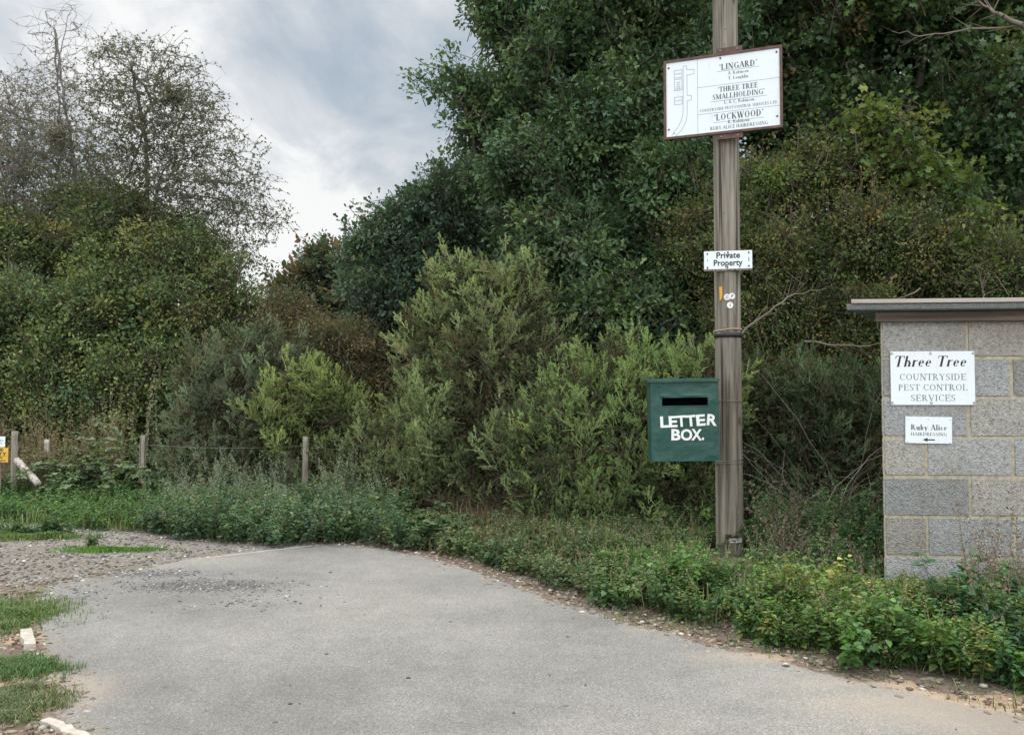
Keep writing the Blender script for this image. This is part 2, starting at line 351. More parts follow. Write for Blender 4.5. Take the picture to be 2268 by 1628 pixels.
c1 = np.column_stack([rng.normal(pc.x, .30, 900), rng.normal(pc.y, .12, 900)]); p2 = G(330, 1272); c2 = np.column_stack([rng.normal(p2.x, .25, 400), rng.normal(p2.y, .09, 400)])
p3 = G(560, 1335); c3 = np.column_stack([rng.normal(p3.x, .2, 130), rng.normal(p3.y, .12, 130)]); p4 = G(120, 1340); c4 = np.column_stack([rng.normal(p4.x, .12, 200), rng.normal(p4.y, .35, 200)])
c = np.concatenate([c1, c2, c3, c4]); stones('loose_chippings', on_ground(c, .004), .003+rng.random(len(c))**3*.009, [(3, (.16, .155, .15)), (2, (.26, .25, .24)), (1, (.4, .39, .37))], 'dark chippings broken loose from the asphalt near the track', 'chippings')
c = in_uv(150, 90, 2268, 1215, 1628); d = sdist(c[:, 0], c[:, 1], ROADP); c = c[d < -.03]
stones('scattered_grit', on_ground(c, .004), .002+rng.random(len(c))**4*.008, [(3, (.1, .09, .08)), (2, (.2, .17, .15)), (.5, (.55, .53, .5))], 'sparse dark grit scattered over the asphalt road', 'grit')
# concrete edging strips
M_CONC = simple('pale_concrete', (.46, .42, .36), .9, nz=.25, nscale=25, bump=.5)
def strip(name, pts, wd, h, m, label, cat, seed=1, kind=None):
    bm = bmesh.new(); rr = random.Random(seed); prev = None; n = len(pts)
    for i, p in enumerate(pts):
        d = (pts[min(i+1, n-1)]-pts[max(i-1, 0)]).normalized(); s = Vector((-d.y, d.x, 0)); z = zg(p.x, p.y)
        ww = wd*(1+rr.uniform(-.2, .2))
        ring = [bm.verts.new((p.x+s.x*ww*k, p.y+s.y*ww*k, zz)) for k, zz in ((-.5, z-.03), (-.46, z+h), (.46, z+h*rr.uniform(.8, 1)), (.5, z-.03))]
        if prev:
            for k in range(4): bm.faces.new((prev[k], prev[(k+1) % 4], ring[(k+1) % 4], ring[k]))
        else: bm.faces.new(ring)
        prev = ring
    bm.faces.new(prev[::-1]); bmesh.ops.recalc_face_normals(bm, faces=bm.faces); me = bpy.data.meshes.new(name); bm.to_mesh(me); bm.free()
    return tag(link(name, me, m), label, cat, kind=kind)
def along(a, b, n, wob=.004): return [a.lerp(b, i/(n-1))+Vector((random.uniform(-wob, wob), random.uniform(-wob, wob), 0)) for i in range(n)]
strip('kerb_stone', along(G(100, 1597), G(215, 1650), 14), .045, .012, M_CONC, 'pale concrete edging strip sunk at the bottom left corner', 'edging')
strip('edging_stone', along(G(440, 1238), G(690, 1209), 24), .025, .006, M_CONC, 'thin pale concrete edging where the asphalt meets the dirt track', 'edging', 2)
strip('broken_kerb', along(G(57, 1406), G(66, 1436), 5), .062, .03, M_CONC, 'short broken piece of pale kerb between two grass tufts at left', 'kerb', 3)

# ------------------------------------------------------------------ foliage builders
def blobs_w(bl, sh=0.0):        # (u, v, Y, ru, rv, rd) in picture units at depth Y -> world ellipsoids
    o = []
    for (u, v, Yd, ru, rv, rdm) in bl:
        c = P(u, v, Yd); s = Yd/F; o.append((c.x, c.y, c.z, max(ru*s*.5, ru*s-sh), max(rdm*.5, rdm-sh), max(rv*s*.5, rv*s-sh)))
    return np.array(o)
def surf_pts(B, n, kids=9, kr=.42, rough=.25, zmin=.05, inner=.0):
    """points + outward normals over lumpy union of ellipsoids"""
    S = B[:, 3]*B[:, 5]+B[:, 3]*B[:, 4]+B[:, 4]*B[:, 5]
    ch = []
    for b in B:
        k = max(5, int(kids)); d = unit(rdir(k)+np.array([0, 0, .12]))
        for q in d:
            r = kr*(.6+.7*random.random()); m = b[3:6]*r; mm = (m+m.mean())/2
            ch.append(np.concatenate([b[:3]+q*b[3:6]*(.70+.38*random.random()), mm]))
    A = np.concatenate([B*np.array([1, 1, 1, .88, .88, .88]), np.array(ch)])
    S = A[:, 3]*A[:, 5]+A[:, 3]*A[:, 4]+A[:, 4]*A[:, 5]; idx = rng.choice(len(A), n*3, p=S/S.sum())
    d = rdir(n*3); r = 1-np.abs(rng.normal(size=(n*3, 1)))*rough; r = np.clip(r, .15, 1.06)
    p = A[idx, :3]+d*A[idx, 3:6]*r; nm = unit(d/A[idx, 3:6])
    dep = np.full(len(p), 9.)
    for a in A:
        rr = np.linalg.norm((p-a[:3])/a[3:6], axis=1); dep = np.minimum(dep, rr)
    ok = (dep > .62) | (rng.random(len(p)) < .25); ok &= p[:, 2] > zmin
    p, nm = p[ok][:n], nm[ok][:n]
    return p, nm
SPRAY = [None]
def sprays(p, nm, n, m, sig):      # leafy sprays: m clumps gathered round each branch end
    k = n//m+1; i = rng.choice(len(p), min(k, len(p)), replace=False); ax = unit(nm[i]*.8+np.array([0, 0, .25])+rng.normal(size=(len(i), 3))*.5)
    j = np.repeat(np.arange(len(i)), m); t = rng.random((len(j), 1))*1.9-.9; s_ = sig*(.6+.8*rng.random(len(i)))[j][:, None]
    SPRAY[0] = j
    return p[i][j]+ax[j]*t*s_*1.5+rng.normal(size=(len(j), 3))*s_*np.array([.75, .75, .5])*(1.1-.45*np.abs(t)), unit(nm[i][j]+ax[j]*.5)
def clump_leaves(g, tw, p, nm, per, tpl, lsize, crad, palette, upb=.5, droop=0., twig_col=(.09, .075, .06), hue=None, clump_j=.13, leaf_j=.15):
    n = len(p); base = jitter(pick(palette, n), clump_j)
    if SPRAY[0] is not None and len(SPRAY[0]) == n: base = base*.35+jitter(pick(palette, SPRAY[0].max()+1), .2)[SPRAY[0]]*.65
    SPRAY[0] = None
    if hue is not None: base = hue(p, base)
    k = rng.integers(int(per*.6), int(per*1.4)+1, n); idx = np.repeat(np.arange(n), k); m = len(idx)
    off = rdir(m)*(rng.random((m, 1))**.5)*crad
    pos = p[idx]+off
    dr = unit(off/crad*.8+nm[idx]*.7+rng.normal(size=(m, 3))*.45+np.array([0, 0, -droop]))
    no = unit(nm[idx]*.6+np.array([0, 0, upb])+rng.normal(size=(m, 3))*.5)
    sz = lsize*np.clip(np.exp(rng.normal(size=m)*.32), .45, 1.8)*.92; leaves(g, tpl, pos, dr, no, sz, jitter(base[idx], leaf_j))
    if tw is not None:
        q0 = p-nm*crad*1.6+rng.normal(size=p.shape)*crad*.4-np.array([0, 0, crad*.6]); q1 = p+nm*crad*.7
        frusta(tw, q0, p, np.full(n, .006), np.full(n, .004), jitter(np.tile(twig_col, (n, 1)), .25), 3)
        frusta(tw, p, q1, np.full(n, .004), np.full(n, .0015), jitter(np.tile(twig_col, (n, 1)), .25), 3)
def limbs(tw, base, B, r0, col, n_per=2, sides=7):
    """trunk up to the middle plus curved limbs into each blob"""
    base = np.array(base, float); c = B[:, :3].mean(0); top = np.array([base[0]*.6+c[0]*.4, base[1]*.5+c[1]*.5, c[2]])
    def curve(a, b, ra, rb, sag, seg=9, jit=.06):
        t = np.linspace(0, 1, seg+1)[:, None]; pts = a*(1-t)+b*t; pts[:, 2:3] += sag*np.sin(t*np.pi)
        pts[1:-1] += rng.normal(size=(seg-1, 3))*jit; rr = (ra*(1-t)+rb*t)[:, 0]
        frusta(tw, pts[:-1], pts[1:], rr[:-1], rr[1:], jitter(np.tile(col, (seg, 1)), .12), sides)
        return pts, rr
    tp, tr = curve(base, top, r0, r0*.45, 0, 10, .03)
    for b in B:
        for _ in range(n_per):
            s = random.randint(3, 9); end = b[:3]+rdir(1)[0]*b[3:6]*.75
            lp, lr = curve(tp[s], end, tr[s]*.6, .012, .1, 8)
            for _ in range(4):
                s2 = random.randint(3, 7); e2 = lp[s2]+rdir(1)[0]*b[3:6]*.6+np.array([0, 0, .1]); curve(lp[s2], e2, lr[s2]*.6, .006, .04, 5, .03)
def bush(name, label, cat, bl, n, per, tpl, lsize, crad, palette, mat_=None, trunk=None, kids=9, kr=.42, rough=.25, group=None, col=(.10, .085, .07), r0=.12, npl=2, hue=None, zmin=.05, upb=.5, core=.12, droop=0, base=None, world=None, spray=.19):
    B = blobs_w(bl, .20) if world is None else np.array(world, float)
    g = Geo(); tw = Geo(); p, nm = surf_pts(B, n, kids, kr, rough, zmin); p, nm = sprays(p, nm, n, 15, spray)
    clump_leaves(g, tw, p, nm, per, tpl, lsize, crad, palette, upb, droop, hue=hue)
    if core:            # inner foliage so that the crown is not hollow
        Bc = B.copy(); Bc[:, 3:6] *= .72; pcx, nc = surf_pts(Bc, int(n*core), 4, .4, .5, zmin)
        clump_leaves(g, None, pcx, nc, per, tpl, lsize*1.5, crad*1.6, palette, upb)
    if base is None:
        c = B[:, :3].mean(0); base = (c[0], c[1]+.3, zg(c[0], c[1])-.05)
    limbs(tw, base, B, r0, col, npl)
    root = empty(name, base); inv = -Vector(base)
    a = link('crown', g.mesh('crown'), mat_ or M_LEAF, root); a.location = inv
    b2 = link('trunk', tw.mesh('trunk', True), M_BARK, root); b2.location = inv
    return tag(root, label, cat, group)
# ---- palettes (base colours)
P_OAK = [(5, (.036, .070, .044)), (4, (.050, .092, .050)), (2.6, (.085, .135, .062)), (.25, (.16, .17, .06))]
P_OAK2 = [(5, (.034, .064, .046)), (3, (.046, .082, .052)), (.8, (.08, .11, .06))]
P_MAP = [(5, (.032, .062, .034)), (3, (.048, .090, .040)), (1, (.095, .15, .05)), (.4, (.12, .085, .045))]
P_HAWR = [(4, (.075, .080, .034)), (4, (.055, .070, .032)), (2.2, (.125, .105, .040)), (1.3, (.13, .075, .036)), (1, (.10, .13, .045))]
P_HAWL = [(4, (.062, .082, .038)), (3.5, (.090, .108, .044)), (2, (.15, .145, .052)), (.35, (.16, .115, .055)), (2, (.045, .070, .040))]
P_BACK = [(4, (.040, .062, .044)), (2, (.06, .075, .045)), (1, (.11, .07, .045))]
P_RUST = [(4, (.12, .075, .042)), (3, (.085, .072, .042)), (1.5, (.07, .085, .045)), (1, (.17, .095, .05))]
P_YOUNG = [(3, (.12, .18, .05)), (2, (.08, .13, .05)), (1, (.20, .22, .06))]

P_OAK, P_OAK2, P_MAP = tint(lum(P_OAK, 1.65, 1.0), 1.08, 1.02, .88), tint(lum(P_OAK2, 1.75, .95), 1.04, 1.02, .94), tint(lum(P_MAP, 1.75, 1.0), 1.08, 1.02, .85)
P_HAWR, P_HAWL, P_BACK, P_RUST = tint(lum(P_HAWR, 1.75, 1.05), .92, 1.1, 1.02), tint(lum(P_HAWL, 2.35, .98), .97, 1.06, 1.04), lum(P_BACK, 1.8, 1), tint(lum(P_RUST, 1.6, 1.0), .88, 1.1, 1)
bush('oak_tree', 'big dark green oak behind the sign pole, its lobes jutting into the sky', 'tree',
     [(1370, 60, 11.5, 240, 200, 1.7), (1120, 60, 11.3, 84, 86, .8), (1100, -60, 11.3, 80, 80, .8), (1060, 200, 11, 66, 34, .45), (1100, 245, 11, 60, 55, .6), (1010, 188, 10.9, 46, 34, .35), (975, 192, 10.9, 24, 20, .25), (1060, 300, 11, 60, 46, .5), (1220, 180, 11.4, 140, 130, 1.3),
      (1300, 330, 11.2, 220, 160, 1.6), (1180, 400, 11, 120, 110, 1.1), (1480, 200, 11, 190, 210, 1.4), (1300, 560, 10.8, 200, 150, 1.2), (1480, 480, 10.3, 150, 170, 1.1), (1500, -120, 11.5, 300, 160, 1.8), (1400, 680, 10.0, 170, 110, .9), (1280, 720, 10.2, 110, 90, .8), (1520, 760, 9.6, 110, 90, .6), (1500, 640, 10, 120, 110, .8), (1250, 860, 10.4, 130, 90, .7), (1430, 850, 10, 120, 90, .7)],
     20000, 14, OAK, .064, .12, P_OAK, M_GLOSS, kids=12, kr=.34, rough=.16, r0=.26, base=(1.3, 11.6, .1), core=.15)
bush('small_oak_tree', 'lower dark oak sloping down left of the big oak towards the gap of sky', 'tree',
     [(1110, 470, 13, 156, 126, 1.3), (1000, 470, 13, 106, 91, 1.1), (930, 520, 13, 101, 101, 1.1), (862, 470, 13, 42, 46, .35), (855, 560, 13, 78, 96, .8), (1010, 600, 13, 186, 136, 1.2), (870, 680, 13, 106, 106, .9), (1150, 620, 12.6, 136, 146, 1), (1045, 400, 13.2, 76, 61, .6), (800, 560, 13.2, 44, 61, .4), (880, 820, 13, 146, 126, .9), (1030, 780, 13, 146, 136, .9)],
     9000, 13, OAK, .066, .12, P_OAK2, M_GLOSS, kids=12, kr=.34, rough=.16, r0=.2, base=(-.8, 13.3, .1), core=.15)
bush('maple_tree', 'tall dark field maple with bare twigs filling the top right corner', 'tree',
     [(1800, 80, 10.6, 230, 190, 1.3), (2050, 40, 10.3, 230, 210, 1.4), (2280, 120, 10, 200, 260, 1.3), (2120, 330, 10, 210, 190, 1.2), (1900, 300, 10.4, 170, 150, 1.0), (2300, 420, 9.8, 200, 200, 1.2), (2500, 260, 10, 250, 350, 1.4), (1720, 300, 10.6, 120, 140, .9), (2000, -150, 10.6, 400, 160, 1.6), (2150, 520, 9.8, 200, 120, 1.0)],
     12000, 12, MAPLE, .058, .12, P_MAP, M_GLOSS, kids=12, kr=.34, rough=.2, r0=.22, base=(4.2, 10.4, .1), npl=3, core=.15)
bush('hawthorn_tree', 'brown tinged hawthorn of small leaves behind the pole and the blockwork hut', 'tree',
     [(1700, 420, 9.3, 120, 90, .7), (1800, 400, 9.3, 120, 100, .7), (1660, 560, 9.1, 150, 130, .8), (1850, 560, 9.0, 190, 140, .9), (1520, 560, 9.3, 90, 90, .5), (1700, 700, 8.8, 170, 110, .7), (1880, 700, 8.7, 150, 110, .7), (2060, 620, 8.7, 180, 120, .8), (2230, 640, 8.5, 160, 130, .8), (1550, 480, 9.3, 60, 50, .4), (1730, 820, 8.7, 170, 100, .6), (1900, 820, 8.7, 140, 100, .6), (2450, 650, 8.7, 200, 200, .9)],
     13500, 15, OVAL, .032, .10, P_HAWR, M_LEAF, kids=12, kr=.36, rough=.24, r0=.1, base=(3.1, 9.4, .1), npl=4, col=(.17, .14, .11), core=.2)
bush('sycamore_sapling', 'brighter green young maple sprays poking out above the brown hawthorn', 'sapling',
     [(1935, 270, 9.0, 55, 60, .3), (1985, 330, 8.9, 60, 45, .3), (2060, 390, 8.8, 50, 45, .25), (2110, 450, 8.7, 45, 40, .25), (1960, 400, 9, 60, 50, .3), (2160, 540, 8.5, 60, 30, .25)],
     520, 8, MAPLE, .062, .10, P_YOUNG, M_LEAF, kids=7, kr=.4, rough=.3, r0=.03, base=(3.9, 9.1, .1), npl=2, col=(.15, .13, .1), core=0)
def hueL(p, c):     # drier, yellower leaf towards the top of the hedge crown
    t = np.clip((p[:, 2:3]-2.2)/3, 0, 1)*.35; return c*(1-t)+np.array([.12, .105, .055])*t
bush('hawthorn_hedge_tree', 'dense olive hawthorn with yellowing leaves below the two bare crowned trees', 'tree',
     [(60, 560, 13.7, 190, 150, 1.3), (240, 540, 13.5, 150, 130, 1.2), (400, 560, 13.5, 120, 90, 1.0), (470, 660, 13.3, 110, 130, 1.0), (300, 700, 13.0, 180, 150, 1.2), (90, 760, 12.9, 200, 170, 1.2), (260, 870, 12.8, 200, 110, 1.0), (440, 850, 12.8, 150, 130, .9), (40, 900, 12.7, 180, 90, .9), (540, 760, 13.5, 60, 110, .6), (-160, 700, 13.3, 200, 250, 1.3), (180, 450, 13.7, 70, 50, .6), (-250, 880, 12.7, 200, 100, 1), (-450, 800, 12.7, 200, 200, 1), (-420, 600, 13, 200, 180, 1), (120, 960, 12.9, 200, 60, .7), (360, 960, 12.9, 160, 60, .7), (-60, 960, 12.9, 150, 60, .7)],
     17000, 15, OVAL, .046, .13, P_HAWL, M_LEAF, kids=12, kr=.34, rough=.2, r0=.18, base=(-5.5, 13, .1), npl=2, hue=hueL, core=.18)
bush('distant_oak', 'small far dark tree in the notch between the left hawthorn and the oaks', 'tree',
     [(690, 650, 17, 94, 99, 1.0), (745, 590, 17, 76, 62, .8), (640, 690, 17, 64, 84, .8), (780, 640, 17, 84, 94, .9), (700, 575, 17, 44, 36, .3), (600, 740, 17, 74, 84, .8), (790, 720, 17, 104, 94, .9), (690, 780, 17, 164, 94, .9)],
     1900, 11, OVAL, .10, .18, P_BACK, M_LEAF, kids=12, kr=.33, rough=.18, r0=.15, core=.15)
bush('rusty_thorn_bush', 'rust brown thorn bush between the left gorse and the tall gorse', 'bush',
     [(770, 770, 12, 100, 60, .8), (690, 750, 12.2, 75, 60, .7), (640, 700, 12.6, 50, 70, .6), (790, 860, 11.8, 100, 80, .7), (700, 860, 11.8, 90, 90, .7)],
     3200, 14, OVAL, .034, .12, P_RUST, M_LEAF, kids=12, kr=.36, rough=.25, r0=.06, npl=3, col=(.13, .09, .07), core=.2)
# distant wood closing the gaps low down
wb = [(x, 24+random.uniform(-1.5, 1.5), 1.2, 2.3, 1.2, 1.6+random.random()*.5) for x in np.arange(-34, 34, 1.7)]
g = Geo(); p, nm = surf_pts(np.array(wb), 9500, 8, .35, .2); clump_leaves(g, None, p, nm, 13, OVAL, .30, .3, P_BACK)
tag(link('woodland', g.mesh('woodland'), M_LEAF), 'far band of dark woodland behind the hedges', 'woodland', kind='stuff')

# ------------------------------------------------------------------ open crowned trees (space colonisation)
def colonise(root, attr, trunk_pts, step=.13, infl=1.0, kill=.155, iters=90, gtrop=0.0):
    nodes = [np.array(root, float)]; par = [-1]
    for q in trunk_pts:
        a = nodes[-1]; d = np.array(q)-a; k = max(1, int(np.linalg.norm(d)/step))
        for i in range(k): nodes.append(a+d*(i+1)/k+rng.normal(size=3)*.012); par.append(len(nodes)-2)
    for k_ in (1, 2, 3, 4, 5) if len(trunk_pts) > 3 else ():      # secondary leaders
        m0 = int(len(nodes)*(.35+.09*k_)); a = nodes[m0]; up_ok = attr[attr[:, 2] > a[2]+.9]; e_ = up_ok[rng.integers(len(up_ok))] if len(up_ok) else attr[0]; L0 = np.linalg.norm(e_-a)*.75; kk = max(2, int(L0/step)); pi = m0
        for i in range(kk): t_ = (i+1)/kk; nodes.append(a+(e_-a)*.75*t_+np.array([0, 0, .10*math.sin(t_*3.1)])+rng.normal(size=3)*.012); par.append(pi); pi = len(nodes)-1
    A = attr.copy(); alive = np.ones(len(A), bool)
    for it in range(iters):
        kd = kdtree.KDTree(len(nodes))
        for i, q in enumerate(nodes): kd.insert(q, i)
        kd.balance(); acc = {}
        for ai in np.nonzero(alive)[0]:
            co, i, ds = kd.find(A[ai])
            if ds < kill: alive[ai] = False; continue
            if ds < infl*(1.5 if it < 12 else 1): acc.setdefault(i, []).append((A[ai]-nodes[i])/ds)
        if not acc: break
        for i, vs in acc.items():
            d = np.sum(vs, 0); d = d/(np.linalg.norm(d)+1e-9)+rng.normal(size=3)*.12; d[2] += gtrop
            if par[i] >= 0: d += (nodes[i]-nodes[par[i]])/step*.55
            d /= np.linalg.norm(d)+1e-9; nodes.append(nodes[i]+d*step); par.append(i)
    nodes = np.array(nodes); par = np.array(par); r = np.zeros(len(nodes)); kids = [[] for _ in nodes]
    for i in range(1, len(nodes)): kids[par[i]].append(i)
    for i in range(len(nodes)-1, -1, -1):
        r[i] = (sum(r[k]**2.5 for k in kids[i]))**(1/2.5) if kids[i] else .0032
    return nodes, par, r, kids
def open_tree(name, label, cat, root, trunk_pts, attr, palette, lsz, leaf_p, col, per=5, twig_len=.28, tpp=2.2, droop=.25, lean=None, rscale=1.0, extra=None, rnoleaf=None):
    nodes, par, r, kids = colonise(root, attr, trunk_pts); r = r*rscale; tw = Geo(); g = Geo()
    i = np.arange(1, len(nodes)); frusta(tw, nodes[par[i]], nodes[i], np.minimum(r[par[i]], r[i]*1.6), r[i], jitter(np.tile(col, (len(i), 1)), .15), 5)
    thin = np.nonzero((r < .02) & (np.arange(len(nodes)) > 3))[0]; src = np.repeat(thin, rng.poisson(tpp, len(thin)))
    n = len(src); d0 = unit(nodes[src]-nodes[np.maximum(par[src], 0)]+rng.normal(size=(n, 3))*.9)
    prev = nodes[src]; L_ = twig_len*(.4+rng.random(n)*.9)/3; pts = [prev]
    for s in range(3):
        d0 = unit(d0+rng.normal(size=(n, 3))*.3+np.array([0, 0, -droop*.5*s])); nx = prev+d0*L_[:, None]
        frusta(tw, prev, nx, np.full(n, .0036-.0009*s), np.full(n, .0027-.0009*s), jitter(np.tile(col, (n, 1)), .2), 3); prev = nx; pts.append(nx)
    seg = rng.integers(1, 4, n*per); ti = np.repeat(np.arange(n), per); t = rng.random((n*per, 1))
    PP = np.stack(pts, 1); pos = PP[ti, seg-1]*(1-t)+PP[ti, seg]*t
    ok = rng.random(n*per) < leaf_p(pos); pos = pos[ok]; m = len(pos)
    leaves(g, OVAL, pos, rdir(m)+np.array([0, 0, .1]), rdir(m)+np.array([0, 0, .6]), lsz*(.6+.7*rng.random(m)), jitter(pick(palette, m), .2))
    e = empty(name, root); inv = -Vector(root)
    a = link('crown', g.mesh('crown'), M_LEAF, e); a.location = inv
    b = link('trunk', tw.mesh('trunk', True), M_BARK, e); b.location = inv
    return tag(e, label, cat)
def attr_pts(bl, n):
    B = blobs_w(bl); S = B[:, 3]*B[:, 4]*B[:, 5]; i = rng.choice(len(B), n, p=S/S.sum()); d = rdir(n)*(rng.random((n, 1))**.4)
    return B[i, :3]+d*B[i, 3:6]
blB = [(330, 250, 13.6, 140, 150, 1.3), (300, 420, 13.6, 130, 130, 1.2), (430, 300, 13.5, 100, 110, 1.0), (460, 420, 13.5, 100, 100, 1.1), (530, 430, 13.5, 70, 70, .8), (570, 490, 13.4, 50, 45, .6), (250, 140, 13.6, 60, 45, .5), (400, 160, 13.6, 70, 50, .6), (455, 170, 13.5, 35, 20, .3), (500, 520, 13.5, 60, 50, .6), (600, 490, 13.4, 35, 18, .3)]
blB += [(590, 450, 13.5, 40, 40, .5), (610, 500, 13.4, 35, 30, .4), (545, 560, 13.5, 45, 35, .5), (370, 110, 13.6, 70, 35, .4), (270, 110, 13.6, 60, 40, .4), (540, 340, 13.5, 40, 50, .5)]
aB = attr_pts(blB, 5600)
open_tree('open_hawthorn_tree', 'airy hawthorn with sky showing through its thin drooping twigs', 'tree', (-5.55, 13.6, .05),
          [P(320, 760, 13.6), P(335, 560, 13.6), P(325, 420, 13.6), P(322, 300, 13.6)], aB,
          [(4, (.11, .135, .08)), (3, (.145, .15, .085)), (1, (.18, .12, .08))], .035, lambda p: np.clip(1.15-(p[:, 2]-4.4)*.24, .25, .95), (.13, .12, .11), per=8, tpp=2.2, droop=.4, twig_len=.34, rscale=1.0)
blA = [(60, 280, 14, 130, 120, 1.2), (130, 200, 14, 90, 70, .7), (40, 430, 13.8, 170, 130, 1.2), (160, 370, 13.9, 90, 110, .9), (110, 90, 14, 60, 40, .4), (60, 50, 14, 45, 22, .3), (150, 40, 14, 45, 40, .3), (200, 110, 14, 50, 30, .3), (-100, 330, 14, 150, 170, 1.3)]
blA += [(60, 350, 13.9, 170, 150, 1.2), (20, 480, 13.8, 170, 110, 1.0)]
aA = attr_pts(blA, 6500)
open_tree('grey_twig_tree', 'half bare grey twigged tree at the top left with dead upright shoots', 'tree', (-7.1, 14, .05),
          [P(135, 760, 14), P(175, 520, 14), P(160, 330, 14), P(142, 200, 14), P(125, 90, 14), P(100, 30, 14)], aA,
          [(4, (.17, .18, .13)), (2, (.20, .18, .13)), (1, (.22, .15, .11))], .036, lambda p: np.clip(1.05-(p[:, 2]-4.6)*.42, .02, .95), (.20, .19, .18), per=8, tpp=2.6, twig_len=.34, droop=.05)

# ------------------------------------------------------------------ gorse
PLUME = [None]; PT = [None]
def gorse(name, label, bl, n, pal, tips, size=1.0, dead=.3, base=None, r0=.05):
    B = blobs_w(bl, -.03); g = Geo(); tw = Geo()
    def shoots(p, nm, pl, tp, ln, per, spl):
        n = len(p); L_ = ln*(.55+rng.random(n)*.9)
        big = np.array([fn(p[:, 0], p[:, 1]*.7+p[:, 2], 3.3, 5)]).T[:, 0]
        base_c = jitter(pick(pl, n), .12)*(1+.16*big[:, None])
        if PLUME[0] is not None:
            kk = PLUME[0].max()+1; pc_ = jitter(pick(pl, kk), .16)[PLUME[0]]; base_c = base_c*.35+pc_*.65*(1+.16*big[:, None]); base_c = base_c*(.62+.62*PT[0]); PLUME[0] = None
        dr = unit(nm+rng.normal(size=(n, 3))*.25)
        frusta(tw, p-dr*L_[:, None]*.9, p+dr*L_[:, None]*.8, np.full(n, .004), np.full(n, .0015), jitter(base_c*.7+np.array([.03, .02, .015]), .2), 3)
        idx = np.repeat(np.arange(n), per); m = len(idx); t = rng.random(m)**.8
        d = dr[idx]; side = unit(np.cross(d, rdir(m))); pos = p[idx]+d*(L_[idx]*t)[:, None]
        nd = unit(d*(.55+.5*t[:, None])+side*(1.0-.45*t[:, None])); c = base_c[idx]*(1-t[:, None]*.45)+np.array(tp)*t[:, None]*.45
        leaves(g, SPINE, pos, nd, rdir(m), spl*(.6+.6*rng.random(m))*(1-.35*t), jitter(c, .12))
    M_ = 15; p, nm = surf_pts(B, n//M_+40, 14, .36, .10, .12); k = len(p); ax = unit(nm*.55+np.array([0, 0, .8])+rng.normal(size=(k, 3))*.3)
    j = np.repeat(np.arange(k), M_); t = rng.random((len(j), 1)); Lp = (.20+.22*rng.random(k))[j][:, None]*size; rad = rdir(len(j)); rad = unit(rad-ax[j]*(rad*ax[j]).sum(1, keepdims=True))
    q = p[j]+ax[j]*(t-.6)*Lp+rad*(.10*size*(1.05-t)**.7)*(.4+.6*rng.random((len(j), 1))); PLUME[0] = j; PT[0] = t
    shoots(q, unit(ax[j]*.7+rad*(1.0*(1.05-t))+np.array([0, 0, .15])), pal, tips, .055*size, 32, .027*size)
    Bc = B.copy(); Bc[:, 3:6] *= .86; p, nm = surf_pts(Bc, int(n*dead), 5, .4, .35, .1)
    shoots(p, nm, [(1.2, (.075, .062, .04)), (.7, (.11, .075, .05)), (3, (.075, .10, .05))], (.1, .11, .06), .15*size, 14, .055*size)
    if base is None:
        c = B[:, :3].mean(0); base = (c[0], c[1]+.1, zg(c[0], c[1])-.03)
    limbs(tw, base, B, r0, (.12, .095, .07), 3, 5)
    e = empty(name, base); inv = -Vector(base)
    link('foliage', g.mesh('foliage'), M_NEEDLE, e).location = inv
    link('stem', tw.mesh('stem'), M_BARK, e).location = inv
    return tag(e, label, 'gorse bush', 'gorse bushes along the verge')
P_G1 = [(4, (.115, .150, .068)), (3, (.145, .175, .082)), (1.2, (.10, .11, .055)), (.5, (.14, .10, .055))]
P_G2 = [(4, (.105, .150, .060)), (3, (.14, .185, .070)), (1, (.08, .105, .05))]
P_G3 = [(4, (.088, .118, .075)), (3, (.115, .14, .09)), (1.5, (.10, .075, .05))]
P_G4 = [(4, (.125, .155, .058)), (3, (.15, .185, .068)), (1, (.10, .12, .05))]
P_G5 = [(4, (.048, .076, .042)), (3, (.066, .096, .050)), (1, (.07, .06, .036))]
P_G1, P_G2, P_G3, P_G4, P_G5 = [tint(lum(x, 2.25, .92), .98, 1.0, .95) for x in (P_G1, P_G2, P_G3, P_G4, P_G5)]
gorse('gorse_bush', 'tallest pale green gorse bush, standing in the middle of the verge',
      [(1030, 680, 9.2, 95, 85, .6), (1130, 680, 9.2, 100, 95, .6), (950, 790, 9.0, 90, 95, .6), (1070, 800, 8.9, 120, 110, .7), (1180, 800, 9.0, 75, 110, .6), (960, 920, 8.7, 90, 90, .5), (1060, 950, 8.5, 120, 100, .6), (1180, 920, 8.7, 90, 110, .5), (1010, 610, 9.2, 40, 38, .3), (1150, 615, 9.2, 50, 40, .3), (1100, 1040, 8.3, 100, 70, .4)],
      8600, P_G1, (.24, .27, .15), 1.05, base=(-.3, 9.0, .1), r0=.07)
gorse('gorse_bush', 'wide yellow green gorse bush left of the letter box',
      [(1280, 920, 7.9, 85, 100, .5), (1390, 900, 7.9, 84, 92, .5), (1180, 960, 8.0, 60, 90, .4), (1290, 1030, 7.7, 100, 80, .5), (1400, 1020, 7.7, 90, 90, .5), (1200, 1010, 7.9, 60, 90, .4), (1385, 790, 8.2, 42, 50, .3), (1290, 830, 8.1, 45, 30, .3), (1480, 1010, 7.7, 60, 80, .4), (1210, 1100, 7.6, 80, 50, .35), (1340, 1100, 7.5, 60, 45, .3), (1430, 1110, 7.4, 50, 35, .25), (1250, 950, 7.7, 70, 80, .4), (1460, 930, 7.6, 50, 60, .3)],
      8600, P_G2, (.26, .30, .13), .9, base=(.75, 8.0, .1))
